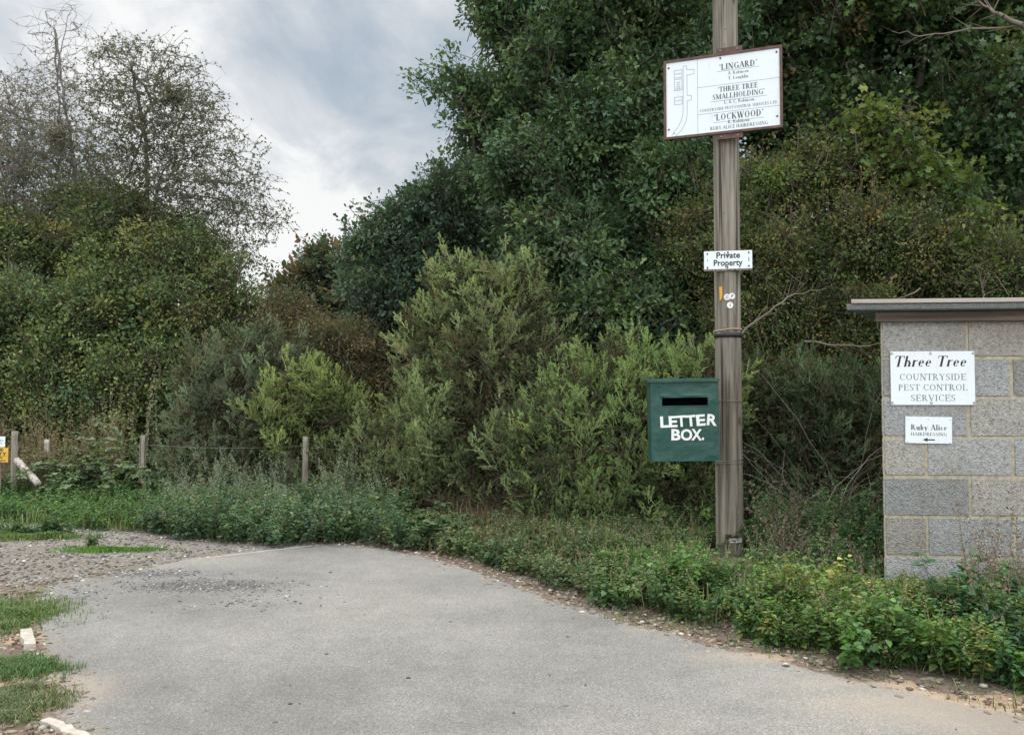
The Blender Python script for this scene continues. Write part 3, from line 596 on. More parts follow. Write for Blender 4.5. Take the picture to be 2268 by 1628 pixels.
gorse('gorse_bush', 'gorse bush rising behind the letter box lid and hanging below it',
      [(1500, 840, 7.9, 65, 55, .4), (1580, 830, 7.9, 50, 60, .4), (1550, 930, 7.9, 80, 90, .4), (1540, 1050, 7.7, 60, 60, .35), (1560, 1120, 7.5, 40, 50, .25)],
      3300, P_G2, (.22, .26, .11), .9, base=(1.7, 8.0, .1))
gorse('gorse_bush', 'dark gorse bush between the pole and the blockwork hut',
      [(1700, 850, 8.0, 60, 70, .4), (1670, 990, 8.2, 70, 90, .4), (1950, 1080, 8.0, 60, 70, .35), (1790, 870, 8.0, 80, 70, .5), (1890, 890, 8.0, 75, 80, .5), (1720, 980, 7.9, 90, 80, .4), (1850, 1000, 7.9, 100, 90, .4), (1940, 960, 8, 50, 100, .4), (1780, 1060, 7.8, 110, 60, .35)],
      5200, P_G5, (.13, .16, .08), .9, base=(2.6, 8.1, .1))
gorse('gorse_bush', 'blue green gorse bush with brown patches between the two rightmost fence posts',
      [(450, 850, 11, 60, 75, .5), (540, 830, 11, 55, 80, .5), (610, 810, 11, 60, 60, .5), (440, 960, 10.8, 70, 80, .5), (540, 960, 10.8, 80, 90, .5), (500, 1030, 10.6, 110, 50, .4), (580, 755, 11, 30, 28, .25), (620, 900, 11, 70, 70, .4)],
      3900, P_G3, (.17, .20, .13), 1.15, base=(-3.4, 11, .1))
gorse('gorse_bush', 'bright yellow green gorse bush arching over the rightmost wooden fence post',
      [(620, 900, 10.1, 50, 45, .35), (690, 860, 10.2, 60, 50, .35), (740, 890, 10.2, 55, 50, .35), (640, 955, 10.1, 60, 38, .3), (740, 950, 10.2, 70, 50, .3)],
      2100, P_G4, (.32, .36, .13), 1.05, base=(-2.3, 10.4, .1))
gorse('gorse_bush', 'low olive gorse bush at the foot of the tall one beside the fence wire',
      [(800, 960, 10.0, 60, 60, .4), (880, 980, 9.4, 70, 60, .4), (800, 1030, 9.8, 70, 50, .4), (900, 1050, 9.2, 80, 50, .4), (980, 1050, 8.9, 80, 50, .4), (700, 1030, 10.2, 60, 50, .3)],
      3100, P_G1, (.19, .22, .11), 1.0, base=(-1.3, 9.8, .1))

# ------------------------------------------------------------------ herb layer
def herbs(name, label, cat, pts, h, lsz, nleaf, palette, tpl=OVAL, mat_=None, lean=.25, flower=None, kind='stuff', stemc=(.10, .13, .06), spread=1.0, top=None):
    pts = on_ground(np.asarray(pts)); n = len(pts); H = h*(.5+.8*rng.random(n)) if np.isscalar(h) else h*(.55+.75*rng.random(n)); g = Geo()
    d = unit(np.array([0, 0, 1.])+rng.normal(size=(n, 3))*lean*np.array([1, 1, .2])); H = H*(1+.5*fn(pts[:, 0], pts[:, 1], 6, n % 9)+.15*fn(pts[:, 0], pts[:, 1], 17, 1)); palette = lum(palette, 1.3, 1.0); cbase = jitter(pick(palette, n), .15)*(1+.18*fn(pts[:, 0], pts[:, 1], 2.5, n % 7))[:, None]
    mid = pts+d*H[:, None]*.5; d2 = unit(d+rng.normal(size=(n, 3))*lean*.8); tip = mid+d2*H[:, None]*.5
    sc_ = jitter(np.tile(stemc, (n, 1)), .2)
    frusta(g, pts, mid, np.full(n, .003), np.full(n, .0022), sc_, 3); frusta(g, mid, tip, np.full(n, .0022), np.full(n, .001), sc_, 3)
    idx = np.repeat(np.arange(n), nleaf); m = len(idx); t = .12+.88*rng.random(m)**.8
    a = rng.random(m)*6.28; out = np.stack([np.cos(a), np.sin(a), rng.normal(size=m)*.25+.15*(t-.4)], 1)
    pos = np.where((t < .5)[:, None], pts[idx]+(mid-pts)[idx]*(t*2)[:, None], mid[idx]+(tip-mid)[idx]*((t-.5)*2)[:, None])
    pos = pos+out*lsz*.35*spread*rng.random((m, 1))
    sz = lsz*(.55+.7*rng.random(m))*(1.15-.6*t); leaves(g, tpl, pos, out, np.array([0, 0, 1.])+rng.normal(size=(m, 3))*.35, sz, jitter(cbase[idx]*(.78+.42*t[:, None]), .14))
    if flower:
        k, fc, fs, fl, prob = flower; sel = np.nonzero(rng.random(n) < prob)[0]; idx = np.repeat(sel, k); m = len(idx)
        t = rng.random((m, 1)); pos = tip[idx]+(tip-mid)[idx]*(t-.5)*fl+rng.normal(size=(m, 3))*fs*1.2*(1.1-t)
        leaves(g, OVAL, pos, rdir(m)+np.array([0, 0, .4]), rdir(m), fs*(.5+rng.random(m)), jitter(np.tile(fc, (m, 1)), .15))
    o = link(name, g.mesh(name), mat_ or M_LEAF); return tag(o, label, cat, kind=kind)
def scatter(poly, n, zone=0.0):
    Pp = np.array([(p.x, p.y) for p in poly]); lo, hi = Pp.min(0), Pp.max(0); out = np.zeros((0, 2))
    while len(out) < n:
        a = rng.uniform(lo, hi, (n*3, 2)); d = sdist(a[:, 0], a[:, 1], Pp)+fn(a[:, 0], a[:, 1], 3, zone)*.12; out = np.concatenate([out, a[d < 0]])
    return out[:n]
def g2(l, z=.05): return [G(u, v, z) for u, v in l]
# far verge mugwort / nettles (teal green)
mug = scatter(g2([(330, 1165), (450, 1178), (560, 1190), (700, 1199), (830, 1203), (900, 1195), (880, 1150), (700, 1120), (520, 1115), (350, 1125)], .08), 1500)
mug = mug[sdist(mug[:, 0], mug[:, 1], ROADP)+.07*fn(mug[:, 0], mug[:, 1], 5, 2) > 0.03]
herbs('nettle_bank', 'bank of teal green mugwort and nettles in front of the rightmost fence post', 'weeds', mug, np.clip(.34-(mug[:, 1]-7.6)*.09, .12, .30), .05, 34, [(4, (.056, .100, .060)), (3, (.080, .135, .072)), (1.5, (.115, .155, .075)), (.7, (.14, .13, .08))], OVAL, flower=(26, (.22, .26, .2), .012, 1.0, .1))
mg = scatter(g2([(350, 1150), (600, 1165), (860, 1180), (880, 1140), (700, 1118), (520, 1112), (350, 1118)], .08), 230, 5)
mg = mg[(np.abs(mg[:, 0]/mg[:, 1]*F+1134-678) > 26) & (np.abs(mg[:, 0]/mg[:, 1]*F+1134-318) > 30)]
herbs('mugwort', 'tall mugwort spikes with pale grey seed heads rising out of the nettle bank', 'weeds', mg, .40, .045, 30, [(3, (.085, .14, .095)), (1, (.12, .16, .11))], NARROW, lean=.22, flower=(60, (.24, .27, .20), .013, 1.3, .9))
lef = scatter(g2([(-160, 1135), (0, 1140), (150, 1147), (330, 1163), (400, 1172), (400, 1118), (330, 1105), (150, 1095), (-160, 1090)], .08), 1500, 2)
herbs('nettle_strip', 'low strip of fresh green weeds along the far edge of the dirt track', 'weeds', lef, .17, .045, 24, [(4, (.060, .125, .045)), (3, (.085, .155, .055)), (1, (.12, .17, .06))], BROAD)
# right verge herbs
v1 = scatter(g2([(880, 1205), (1000, 1232), (1100, 1262), (1200, 1300), (1300, 1310), (1330, 1260), (1500, 1215), (1300, 1185), (1100, 1180), (900, 1165)], .1), 1300, 1)
v1 = v1[sdist(v1[:, 0], v1[:, 1], ROADP)+.07*fn(v1[:, 0], v1[:, 1], 5, 2) > 0.13]
v1 = v1[~((np.abs(v1[:, 0]-1.6) < .22) & (v1[:, 1] > 5.5) & (v1[:, 1] < 6.7))]
herbs('verge_weeds', 'thin grey green weeds and bramble seedlings under the gorse', 'weeds', v1, .15, .045, 18, [(3, (.07, .11, .055)), (3, (.09, .13, .06)), (1.5, (.12, .115, .06))], OVAL, flower=(10, (.55, .55, .5), .006, .5, .10))
v2 = scatter(g2([(1335, 1330), (1420, 1368), (1560, 1375), (1650, 1400), (1760, 1400), (1780, 1250), (1640, 1190), (1400, 1170), (1200, 1150), (1230, 1210), (1330, 1250)], .12), 2300, 3)
v2 = v2[sdist(v2[:, 0], v2[:, 1], ROADP)+.07*fn(v2[:, 0], v2[:, 1], 5, 2) > 0.24]
v2 = v2[~((np.abs(v2[:, 0]/v2[:, 1]*6.5-1.59) < .20) & (v2[:, 1] > 5.15) & (v2[:, 1] < 6.7))]
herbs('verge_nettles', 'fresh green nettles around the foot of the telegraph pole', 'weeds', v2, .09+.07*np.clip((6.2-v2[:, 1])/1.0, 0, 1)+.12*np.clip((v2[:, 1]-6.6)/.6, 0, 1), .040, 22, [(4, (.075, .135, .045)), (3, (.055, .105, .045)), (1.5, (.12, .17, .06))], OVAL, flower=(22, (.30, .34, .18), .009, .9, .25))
v3 = scatter(g2([(1640, 1400), (1760, 1430), (1880, 1480), (1960, 1505), (2010, 1490), (2090, 1440), (2200, 1475), (2400, 1530), (2600, 1480), (2500, 1330), (2000, 1300), (1800, 1290), (1700, 1300)], .12), 2800, 4)
v3 = np.concatenate([v3, np.column_stack([rng.uniform(2.3, 5.2, 1500), rng.uniform(2.6, 4.75, 1500)])])
v3 = v3[sdist(v3[:, 0], v3[:, 1], ROADP)+.07*fn(v3[:, 0], v3[:, 1], 5, 2) > .2]
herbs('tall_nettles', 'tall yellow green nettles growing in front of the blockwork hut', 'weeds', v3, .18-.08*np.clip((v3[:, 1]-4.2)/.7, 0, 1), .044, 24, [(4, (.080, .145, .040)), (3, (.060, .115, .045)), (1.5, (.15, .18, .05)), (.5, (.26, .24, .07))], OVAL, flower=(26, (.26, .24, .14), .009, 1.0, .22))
v3 = v3[~((np.abs(v3[:, 0]/v3[:, 1]*6.5-1.59) < .16) & (v3[:, 1] > 5.0))]
v4 = scatter(g2([(1700, 1290), (1960, 1300), (1950, 1180), (1680, 1180)], .14), 650, 5)
herbs('hedge_nettles', 'dark nettles between the pole and the hut', 'weeds', v4, .15+.2*np.clip((v4[:, 1]-5.4)/1.2, 0, 1), .046, 24, [(4, (.055, .105, .05)), (3, (.075, .13, .055))], OVAL, flower=(30, (.24, .19, .15), .011, 1.2, .18))
v5 = scatter(g2([(2090, 1440), (2200, 1470), (2420, 1530), (2500, 1440), (2260, 1350), (2150, 1370)], .12), 330, 6)
v5 = v5[sdist(v5[:, 0], v5[:, 1], ROADP)+.07*fn(v5[:, 0], v5[:, 1], 5, 2) > 0.25]
herbs('dock_weeds', 'broad blue green leaves below the hut at the right edge', 'weeds', v5, .20, .062, 14, [(3, (.045, .095, .055)), (2, (.07, .13, .06))], OVAL)
def clump(u, v, rx, ry, n, h, lsz, label, pal):
    c = G(u, v); a = rng.random(n)*6.28; r = rng.random(n)**.5; return herbs('nettle_clump', label, 'nettle clump', np.column_stack([c.x+np.cos(a)*r*rx, c.y+np.sin(a)*r*ry]), h, lsz, 24, pal, BROAD, lean=.35, kind=None, flower=(14, (.28, .30, .16), .008, .9, .3))
PN = [(4, (.085, .16, .045)), (2, (.065, .125, .045)), (1, (.15, .19, .06))]
clump(1945, 1478, .20, .10, 34, .24, .055, 'nettle clump leaning out furthest over the bare soil below the hut corner', PN)
clump(1400, 1345, .22, .12, 46, .20, .050, 'leafy clump at the road edge below the letter box', [(3, (.09, .145, .065)), (1, (.13, .18, .08))])
clump(1560, 1352, .20, .12, 38, .22, .055, 'nettle clump at the road edge left of the pole foot', PN)
clump(1130, 1255, .16, .10, 34, .20, .045, 'small teal green weed clump at the road edge below the tall gorse', [(3, (.055, .115, .06)), (1, (.08, .14, .07))])
clump(2060, 1330, .3, .08, 34, .20, .055, 'nettles against the foot of the hut wall', PN)
clump(1780, 1395, .25, .12, 44, .26, .05, 'yellowing nettle clump between the pole foot and the hut corner', [(3, (.11, .17, .05)), (1.5, (.19, .19, .06))])
clump(2230, 1440, .3, .14, 50, .30, .065, 'big leaved nettles at the right edge of the verge', [(3, (.055, .115, .055)), (1, (.09, .15, .06))])
straw = scatter(g2([(1300, 1300), (1560, 1350), (1900, 1430), (2300, 1470), (2300, 1300), (1650, 1215), (1300, 1200)], .1), 420, 6)
straw = straw[(np.abs(straw[:, 0]/straw[:, 1]*6.5-1.59) > .18)]
straw = straw[sdist(straw[:, 0], straw[:, 1], ROADP) > .2]
herbs('dry_stalks', 'scattered straw coloured dead stalks standing among the nettles of the right verge', 'dead stalks', straw, .21, .03, 7, [(2, (.26, .21, .13)), (1, (.18, .13, .09))], NARROW, M_DRY, .35, flower=(16, (.27, .22, .15), .007, 1.1, .8), stemc=(.26, .2, .13))
# dry thistle stalks
def dead_stalks(name, label, pts, h, pal, k=40, fs=.012, lean=.2):
    return herbs(name, label, 'dead stalks', pts, h, .035, 8, pal, NARROW, M_DRY, lean, flower=(k, pal[0][1], fs, 1.3, .9), stemc=pal[0][1])
dead_stalks('dead_thistles', 'brown withered thistle heads at the right edge against the hut', scatter(g2([(2150, 1420), (2330, 1440), (2400, 1350), (2180, 1340)], .12), 60), .42, [(2, (.21, .165, .12)), (1, (.30, .26, .2))])
dead_stalks('dead_dock_stalks', 'dull brown dock stalks right of the pole base', scatter(g2([(1705, 1290), (1790, 1300), (1800, 1220), (1710, 1220)], .12), 34), .42, [(2, (.16, .115, .09)), (1, (.22, .19, .15))])
dead_stalks('dry_seed_grass', 'tall straw coloured seed heads standing before the left hawthorn', scatter(g2([(-80, 1096), (260, 1098), (260, 1080), (-80, 1076)], .12), 520), .58, [(3, (.24, .185, .11)), (2, (.17, .13, .085)), (1, (.12, .13, .06))], 34, .016, .1)
dead_stalks('dry_dock_heads', 'pale feathery seed heads beside the fence post left of the blue green gorse', scatter(g2([(240, 1094), (400, 1094), (400, 1080), (240, 1080)], .12), 46), .80, [(3, (.28, .27, .16)), (2, (.22, .22, .13))], 60, .018, .1)
# grass
def grass(name, label, pts, h, pal, wd=.004, bend=.5):
    pts = on_ground(np.asarray(pts)); n = len(pts); H = h*(.35+.9*rng.random(n))*(1+.45*fn(pts[:, 0], pts[:, 1], 9, n % 5)); pal = lum(pal, 1.25, 1.05); g = Geo(); a = rng.random(n)*6.28
    o = np.stack([np.cos(a), np.sin(a), np.zeros(n)], 1); s = np.stack([-np.sin(a), np.cos(a), np.zeros(n)], 1); be = bend*rng.random(n)[:, None]
    up_ = np.array([0, 0, 1.]); w_ = wd*(.6+.8*rng.random(n))[:, None]
    q = [pts, pts+(up_*.45+o*be*.15)*H[:, None], pts+(up_*.8+o*be*.5)*H[:, None], pts+(up_*(.98-be*.25)+o*be*1.0)*H[:, None]]
    V = np.stack([q[0]-s*w_, q[0]+s*w_, q[1]-s*w_*.9, q[1]+s*w_*.9, q[2]-s*w_*.6, q[2]+s*w_*.6, q[3]-s*w_*.1, q[3]+s*w_*.1], 1)
    Fc = np.array([[0, 1, 3, 2], [2, 3, 5, 4], [4, 5, 7, 6]]); Fi = (Fc[None]+(np.arange(n)*8)[:, None, None]).reshape(-1, 4)
    g.add(V.reshape(-1, 3), Fi, np.repeat(jitter(pick(pal, n), .16), 3, 0)); return tag(link(name, g.mesh(name), M_GRASS), label, 'grass', kind='stuff')
P_GR = [(4, (.075, .135, .038)), (3, (.10, .165, .05)), (1.2, (.20, .20, .09)), (1, (.05, .095, .04))]
def ell(u, v, rx, ry, n):
    c = G(u, v); r = np.minimum(np.abs(rng.normal(size=n))*.52, 1.25); a = rng.random(n)*6.28; k = 1+.25*np.sin(a*3+u)+.12*np.sin(a*7+v)
    return np.column_stack([c.x+np.cos(a)*r*rx*k, c.y+np.sin(a)*r*ry*k])
grass('grass_tuft', 'rough green grass clump at the left edge, highest of the three by the asphalt', np.concatenate([ell(5, 1372, .25, .30, 9500), ell(-60, 1360, .5, .4, 6000)]), .040, P_GR, .0022, 2.0)
grass('grass_mat', 'green grass clump at the left edge just below the broken kerb piece', np.concatenate([ell(28, 1478, .22, .11, 6500), ell(-60, 1490, .35, .14, 4000)]), .034, [(4, (.06, .12, .04)), (3, (.085, .15, .05)), (1, (.17, .18, .09))], .002, 2.0)
grass('dull_grass_mat', 'dull green grass clump nearest the bottom left corner', np.concatenate([ell(18, 1572, .19, .13, 6000), ell(-50, 1560, .25, .2, 4000), ell(40, 1528, .12, .05, 900)]), .034, [(4, (.085, .125, .055)), (3, (.12, .15, .07)), (2, (.20, .19, .11))], .002, 2.2)
grass('track_grass', 'green grass island on the dirt track at the left edge', np.concatenate([ell(0, 1190, .55, .22, 3800), ell(90, 1192, .40, .12, 2200)]), .045, P_GR, .003, 1.3)
herbs('track_weeds', 'small leafy weeds in the grass island on the dirt track', 'weeds', np.concatenate([ell(40, 1185, .45, .1, 90), ell(110, 1185, .2, .08, 60)]), .13, .04, 14, [(3, (.055, .11, .045)), (1, (.10, .14, .06))], OVAL)
grass('track_grass_patch', 'bright short grass patch on the dirt track beside the asphalt', ell(240, 1219, .36, .12, 5000), .025, [(4, (.075, .16, .035)), (2, (.11, .19, .05))], .0035)
herbs('seedling', 'single small upright weed on the bright grass patch', 'weed', ell(205, 1210, .05, .03, 10), .14, .04, 14, [(3, (.055, .10, .04))], OVAL, kind=None)
vg = np.concatenate([scatter(g2([(880, 1205), (1200, 1300), (1330, 1320), (1560, 1370), (1900, 1450), (2300, 1480), (2300, 1280), (1600, 1190), (900, 1150)], .1), 5000, 7), scatter(g2([(-160, 1135), (330, 1160), (800, 1200), (860, 1180), (330, 1120), (-160, 1090)], .08), 6000, 8)])
vg = vg[sdist(vg[:, 0], vg[:, 1], ROADP)+.10*fn(vg[:, 0], vg[:, 1], 7, 2) > .28]
vg = vg[~((np.abs(vg[:, 0]-1.6) < .2) & (vg[:, 1] > 5.7) & (vg[:, 1] < 6.6) & (rng.random(len(vg)) < .7))]
grass('verge_grass', 'long green grass blades growing through the weeds of the verge', vg, .14, [(4, (.085, .14, .045)), (2, (.13, .18, .06)), (1.6, (.25, .22, .13))], .0028, .9)
grass('dry_grass', 'brown dry grass under the tall gorse', scatter(g2([(950, 1190), (1250, 1240), (1560, 1180), (1500, 1140), (1000, 1130)], .12), 4200, 9), .20, [(3, (.115, .088, .058)), (2, (.085, .085, .045)), (.8, (.19, .155, .10))], .0028, 1.1)
grass('edge_grass', 'sparse small blades on the bare soil edge of the right verge', scatter(g2([(1250, 1340), (1600, 1425), (2268, 1585), (2268, 1540), (1700, 1400), (1260, 1310)], .02), 420, 3), .04, P_GR, .002, 1.6)
# litter twigs on the soil edge
def strands(pts0, L_, col, r, droop, seg=6, up0=.9, spread=.8, dirn=None):
    g = Geo(); n = len(pts0); p = np.asarray(pts0, float); d = unit(rng.normal(size=(n, 3))*np.array([spread, spread, .15])+np.array([0, 0, up0])+(0 if dirn is None else np.asarray(dirn)))
    Ls = L_*(.5+rng.random(n))/seg; c = jitter(np.tile(col, (n, 1)), .25)
    for s in range(seg):
        q = p+d*Ls[:, None]; frusta(g, p, q, np.full(n, r*(1-s/seg*.8)), np.full(n, r*(1-(s+1)/seg*.8)), c, 3); p = q
        d = unit(d+np.array([0, 0, -droop])+rng.normal(size=(n, 3))*.16)
    return g
lt = on_ground(np.concatenate([in_uv(420, 1250, 2268, 1330, 1640)]), .006); dd = sdist(lt[:, 0], lt[:, 1], ROADP); lt = lt[(dd > .0) & (dd < .5)]
tag(link('dead_twigs', strands(lt, .07, (.26, .20, .15), .002, 0, 3, .05, 1).mesh('dead_twigs'), M_DRY), 'small dead twigs littering the bare soil by the asphalt', 'twigs', kind='stuff')
br = scatter(g2([(1000, 1170), (1260, 1190), (1560, 1180), (1560, 1120), (1000, 1120)], .12), 1300, 2); br = np.column_stack([br, np.full(len(br), .12)])
tag(link('dry_brushwood', strands(br, .42, (.17, .115, .08), .003, .22, 6, .8, .9).mesh('dry_brushwood'), M_DRY), 'brown tangle of dead stems under the gorse left of the pole', 'brushwood', kind='stuff')
# bramble mound (left) and bramble leaves in mid verge
def bramble(name, label, pts, H, ncane, pal, lsz=.06, canec=(.13, .12, .07), per=26, kind=None):
    g = Geo(); tw = Geo(); idx = rng.integers(0, len(pts), ncane); p = np.column_stack([np.asarray(pts)[idx], np.full(ncane, .1)])
    d = unit(rng.normal(size=(ncane, 3))*np.array([.7, .7, .1])+np.array([0, 0, .9])); Ls = H*2.0*(.5+rng.random(ncane)*.7)/9; c = jitter(np.tile(canec, (ncane, 1)), .2)
    for s in range(9):
        q = p+d*Ls[:, None]; frusta(tw, p, q, np.full(ncane, .0035), np.full(ncane, .003), c, 3)
        for k in range(per//9+1):
            t = rng.random((ncane, 1)); pos = p*(1-t)+q*t+rng.normal(size=p.shape)*.015; side = rdir(ncane)*np.array([1, 1, .3]); cc = jitter(pick(pal, ncane), .15)
            for w_ in (-.9, 0, .9):
                o = np.stack([side[:, 0]*math.cos(w_)-side[:, 1]*math.sin(w_), side[:, 0]*math.sin(w_)+side[:, 1]*math.cos(w_), side[:, 2]-.05], 1)
                leaves(g, BROAD, pos, o, np.array([0, 0, 1.])+rng.normal(size=p.shape)*.3, lsz*(.7+.5*rng.random(ncane)), jitter(cc, .1))
        p = q; d = unit(d+np.array([0, 0, -.26])+rng.normal(size=d.shape)*.12)
    b0 = (float(np.mean(np.asarray(pts)[:, 0])), float(np.mean(np.asarray(pts)[:, 1])), .08)
    e = empty(name, b0); link('foliage', g.mesh('foliage'), M_LEAF, e).location = -Vector(b0); link('cane', tw.mesh('cane'), M_DRY, e).location = -Vector(b0)
    return tag(e, label, 'bramble')
bramble('bramble_mound', 'grey green mound of bramble between the two leftmost tall fence posts', scatter(g2([(160, 1099), (300, 1099), (300, 1082), (160, 1080)], .1), 260), .50, 420, [(4, (.17, .23, .13)), (3, (.22, .28, .165)), (1, (.12, .17, .09))], .075)
bramble('bramble_mound', 'smaller bramble trailing to the road edge at the left foot of the tall gorse', scatter(g2([(880, 1165), (1040, 1205), (1020, 1170), (880, 1152)], .1), 120), .14, 60, [(3, (.09, .15, .07)), (2, (.12, .18, .08))], .065)
bramble('bramble_mound', 'young bramble between the pole and the hut at the foot of the dark gorse', scatter(g2([(1740, 1245), (1950, 1255), (1950, 1200), (1740, 1195)], .1), 120), .34, 70, [(3, (.055, .10, .05)), (2, (.08, .13, .06))], .055)
# bare arching canes between the pole and the hut
cb_ = np.array([P(random.uniform(1790, 1900), 1190, random.uniform(6.6, 7.2))[:] for _ in range(44)]); cb_[:, 2] = .15
e = tag(empty('dead_bramble', (2.65, 7.2, .12)), 'bare pale bramble canes arching beside the left edge of the hut', 'dead bramble')
link('cane', strands(cb_, 1.35, (.24, .195, .165), .0036, .17, 9, 1.3, .8).mesh('cane'), M_DRY, e).location = (-2.65, -7.2, -.12)
# dead branches showing pale in the hawthorn
def branch(pts, r, name, label):
    g = Geo(); q = np.array([p[:] for p in pts]); 
    Q = []
    for i in range(len(q)-1):
        for t in np.linspace(0, 1, 5)[:-1]: Q.append(q[i]*(1-t)+q[i+1]*t+rng.normal(size=3)*.008)
    Q.append(q[-1]); Q = np.array(Q); n = len(Q)-1; rr = r*(1-np.linspace(0, .8, n+1)); frusta(g, Q[:-1], Q[1:], rr[:-1], rr[1:], jitter(np.tile((.185, .155, .125), (n, 1)), .1), 6)
    i = rng.integers(2, n, 10); d = unit(unit(Q[i]-Q[i-1])+rng.normal(size=(10, 3))*.5); frusta(g, Q[i], Q[i]+d*.2, rr[i]*.5, rr[i]*.2, jitter(np.tile((.17, .14, .115), (10, 1)), .1), 4)
    return tag(link(name, g.mesh(name, True), M_BARK), label, 'dead branch')
branch([P(1640, 742, 7.75), P(1700, 690, 7.7), P(1760, 650, 7.8), P(1830, 640, 7.9)], .012, 'dead_branch', 'pale bare branch slanting up right from behind the pole band')
branch([P(1780, 755, 7.8), P(1900, 770, 7.75), P(2000, 755, 7.9)], .010, 'dead_branch', 'bare branch lying level just left of the hut roof')
branch([P(2300, 75, 8.5), P(2220, 40, 8.5), P(2190, 20, 8.6), P(2150, -10, 8.6)], .03, 'dead_branch', 'thick dead branch reaching in at the top right corner')
branch([P(2300, 60, 8.6), P(2150, 65, 8.5), P(2040, 80, 8.6), P(1975, 70, 8.6)], .012, 'dead_branch', 'thin dead branch running left from the top right corner')
branch([P(2040, 640, 7.7), P(1980, 665, 7.7), P(1935, 690, 7.7)], .007, 'dead_branch', 'short pale twig above the left end of the hut roof')
branch([P(2175, 680, 7.5), P(2180, 650, 7.5), P(2172, 615, 7.5)], .008, 'dead_branch', 'small gnarled grey twig standing above the hut roof')
# ================================================================== hard objects
def from_bm(name, bm, mats, parent=None, smooth=False):
    bmesh.ops.recalc_face_normals(bm, faces=bm.faces); me = bpy.data.meshes.new(name); bm.to_mesh(me); bm.free()
    if smooth: me.polygons.foreach_set('use_smooth', np.ones(len(me.polygons), dtype=bool))
    return link(name, me, mats, parent)
def box(bm, x0, x1, y0, y1, z0, z1, mi=0):
    v = [bm.verts.new(c) for c in ((x0, y0, z0), (x1, y0, z0), (x1, y1, z0), (x0, y1, z0), (x0, y0, z1), (x1, y0, z1), (x1, y1, z1), (x0, y1, z1))]
    fs = [bm.faces.new([v[i] for i in f]) for f in ((0, 3, 2, 1), (4, 5, 6, 7), (0, 1, 5, 4), (1, 2, 6, 5), (2, 3, 7, 6), (3, 0, 4, 7))]
    for f in fs: f.material_index = mi
    return v
def boxo(name, dims, mats, parent=None, bev=.002):
    bm = bmesh.new(); box(bm, *dims)
    if bev: bmesh.ops.bevel(bm, geom=bm.edges[:], offset=bev, segments=2, affect='EDGES')
    return from_bm(name, bm, mats, parent)
def disc(bm, x, z, r, y0, y1, seg=16, dome=0):
    a = [bm.verts.new((x+r*math.cos(t*2*math.pi/seg), y0, z+r*math.sin(t*2*math.pi/seg))) for t in range(seg)]
    b = [bm.verts.new((x+r*.85*math.cos(t*2*math.pi/seg), y1, z+r*.85*math.sin(t*2*math.pi/seg))) for t in range(seg)]
    for i in range(seg): bm.faces.new((a[i], a[(i+1) % seg], b[(i+1) % seg], b[i]))
    bm.faces.new(b)
def tube(bm, pts, r, seg=8, close=False):
    prev = None; n = len(pts); first = None
    for i, p in enumerate(pts):
        p = Vector(p); a = Vector(pts[(i-1) % n] if close or i > 0 else pts[0]); b = Vector(pts[(i+1) % n] if close or i < n-1 else pts[-1])
        d = (b-a).normalized(); ref = Vector((0, 0, 1)) if abs(d.z) < .95 else Vector((1, 0, 0)); s = d.cross(ref).normalized(); t = s.cross(d)
        rr = r[i] if isinstance(r, (list, tuple)) else r
        ring = [bm.verts.new(p+(s*math.cos(k*2*math.pi/seg)+t*math.sin(k*2*math.pi/seg))*rr) for k in range(seg)]
        if prev:
            for k in range(seg): bm.faces.new((prev[k], prev[(k+1) % seg], ring[(k+1) % seg], ring[k]))
        else: first = ring
        prev = ring
    if close:
        for k in range(seg): bm.faces.new((prev[k], prev[(k+1) % seg], first[(k+1) % seg], first[k]))
    else: bm.faces.new(first[::-1]); bm.faces.new(prev)
def screws(e, pts, m, r=.007, y0=-.0035, y1=-.007):
    for x, z in pts:
        bm = bmesh.new(); disc(bm, 0, 0, r, y0, y1, 12); from_bm('screw', bm, m, e).location = (x, 0, z)
# ---- lettering
def sans(name, text, size, mat_, parent, x, y, z, bold=0.0, width=None, rz=0, sx_=1, align='CENTER'):
    cu = bpy.data.curves.new(name, 'FONT'); cu.body = text; cu.size = size; cu.align_x = align; cu.offset = bold*size; cu.extrude = .0006; cu.resolution_u = 3
    tmp = bpy.data.objects.new('tmp', cu); sc.collection.objects.link(tmp); dg = bpy.context.evaluated_depsgraph_get()
    me = bpy.data.meshes.new_from_object(tmp.evaluated_get(dg)); bpy.data.objects.remove(tmp); bpy.data.curves.remove(cu); me.name = name
    co = np.empty(len(me.vertices)*3); me.vertices.foreach_get('co', co); co = co.reshape(-1, 3)
    w0 = np.ptp(co[:, 0]); k = (width/w0 if width else sx_)
    c = np.column_stack([co[:, 0]*k, -co[:, 2], co[:, 1]]); ca, sa = math.cos(rz), math.sin(rz)
    c = np.column_stack([c[:, 0]*ca-c[:, 2]*sa, c[:, 1], c[:, 0]*sa+c[:, 2]*ca])+np.array([x, y, z]); me.vertices.foreach_set('co', c.ravel())
    me.materials.clear(); me.update(); return link(name, me, mat_, parent)
T, t_ = .13, .045       # stem widths
def Vs(x, y0=0, y1=1, s0=1, s1=1, w=T, sw=.13): return [('l', x, y0, x, y1, w)]+([('s', x, y0, sw)] if s0 else [])+([('s', x, y1, sw)] if s1 else [])
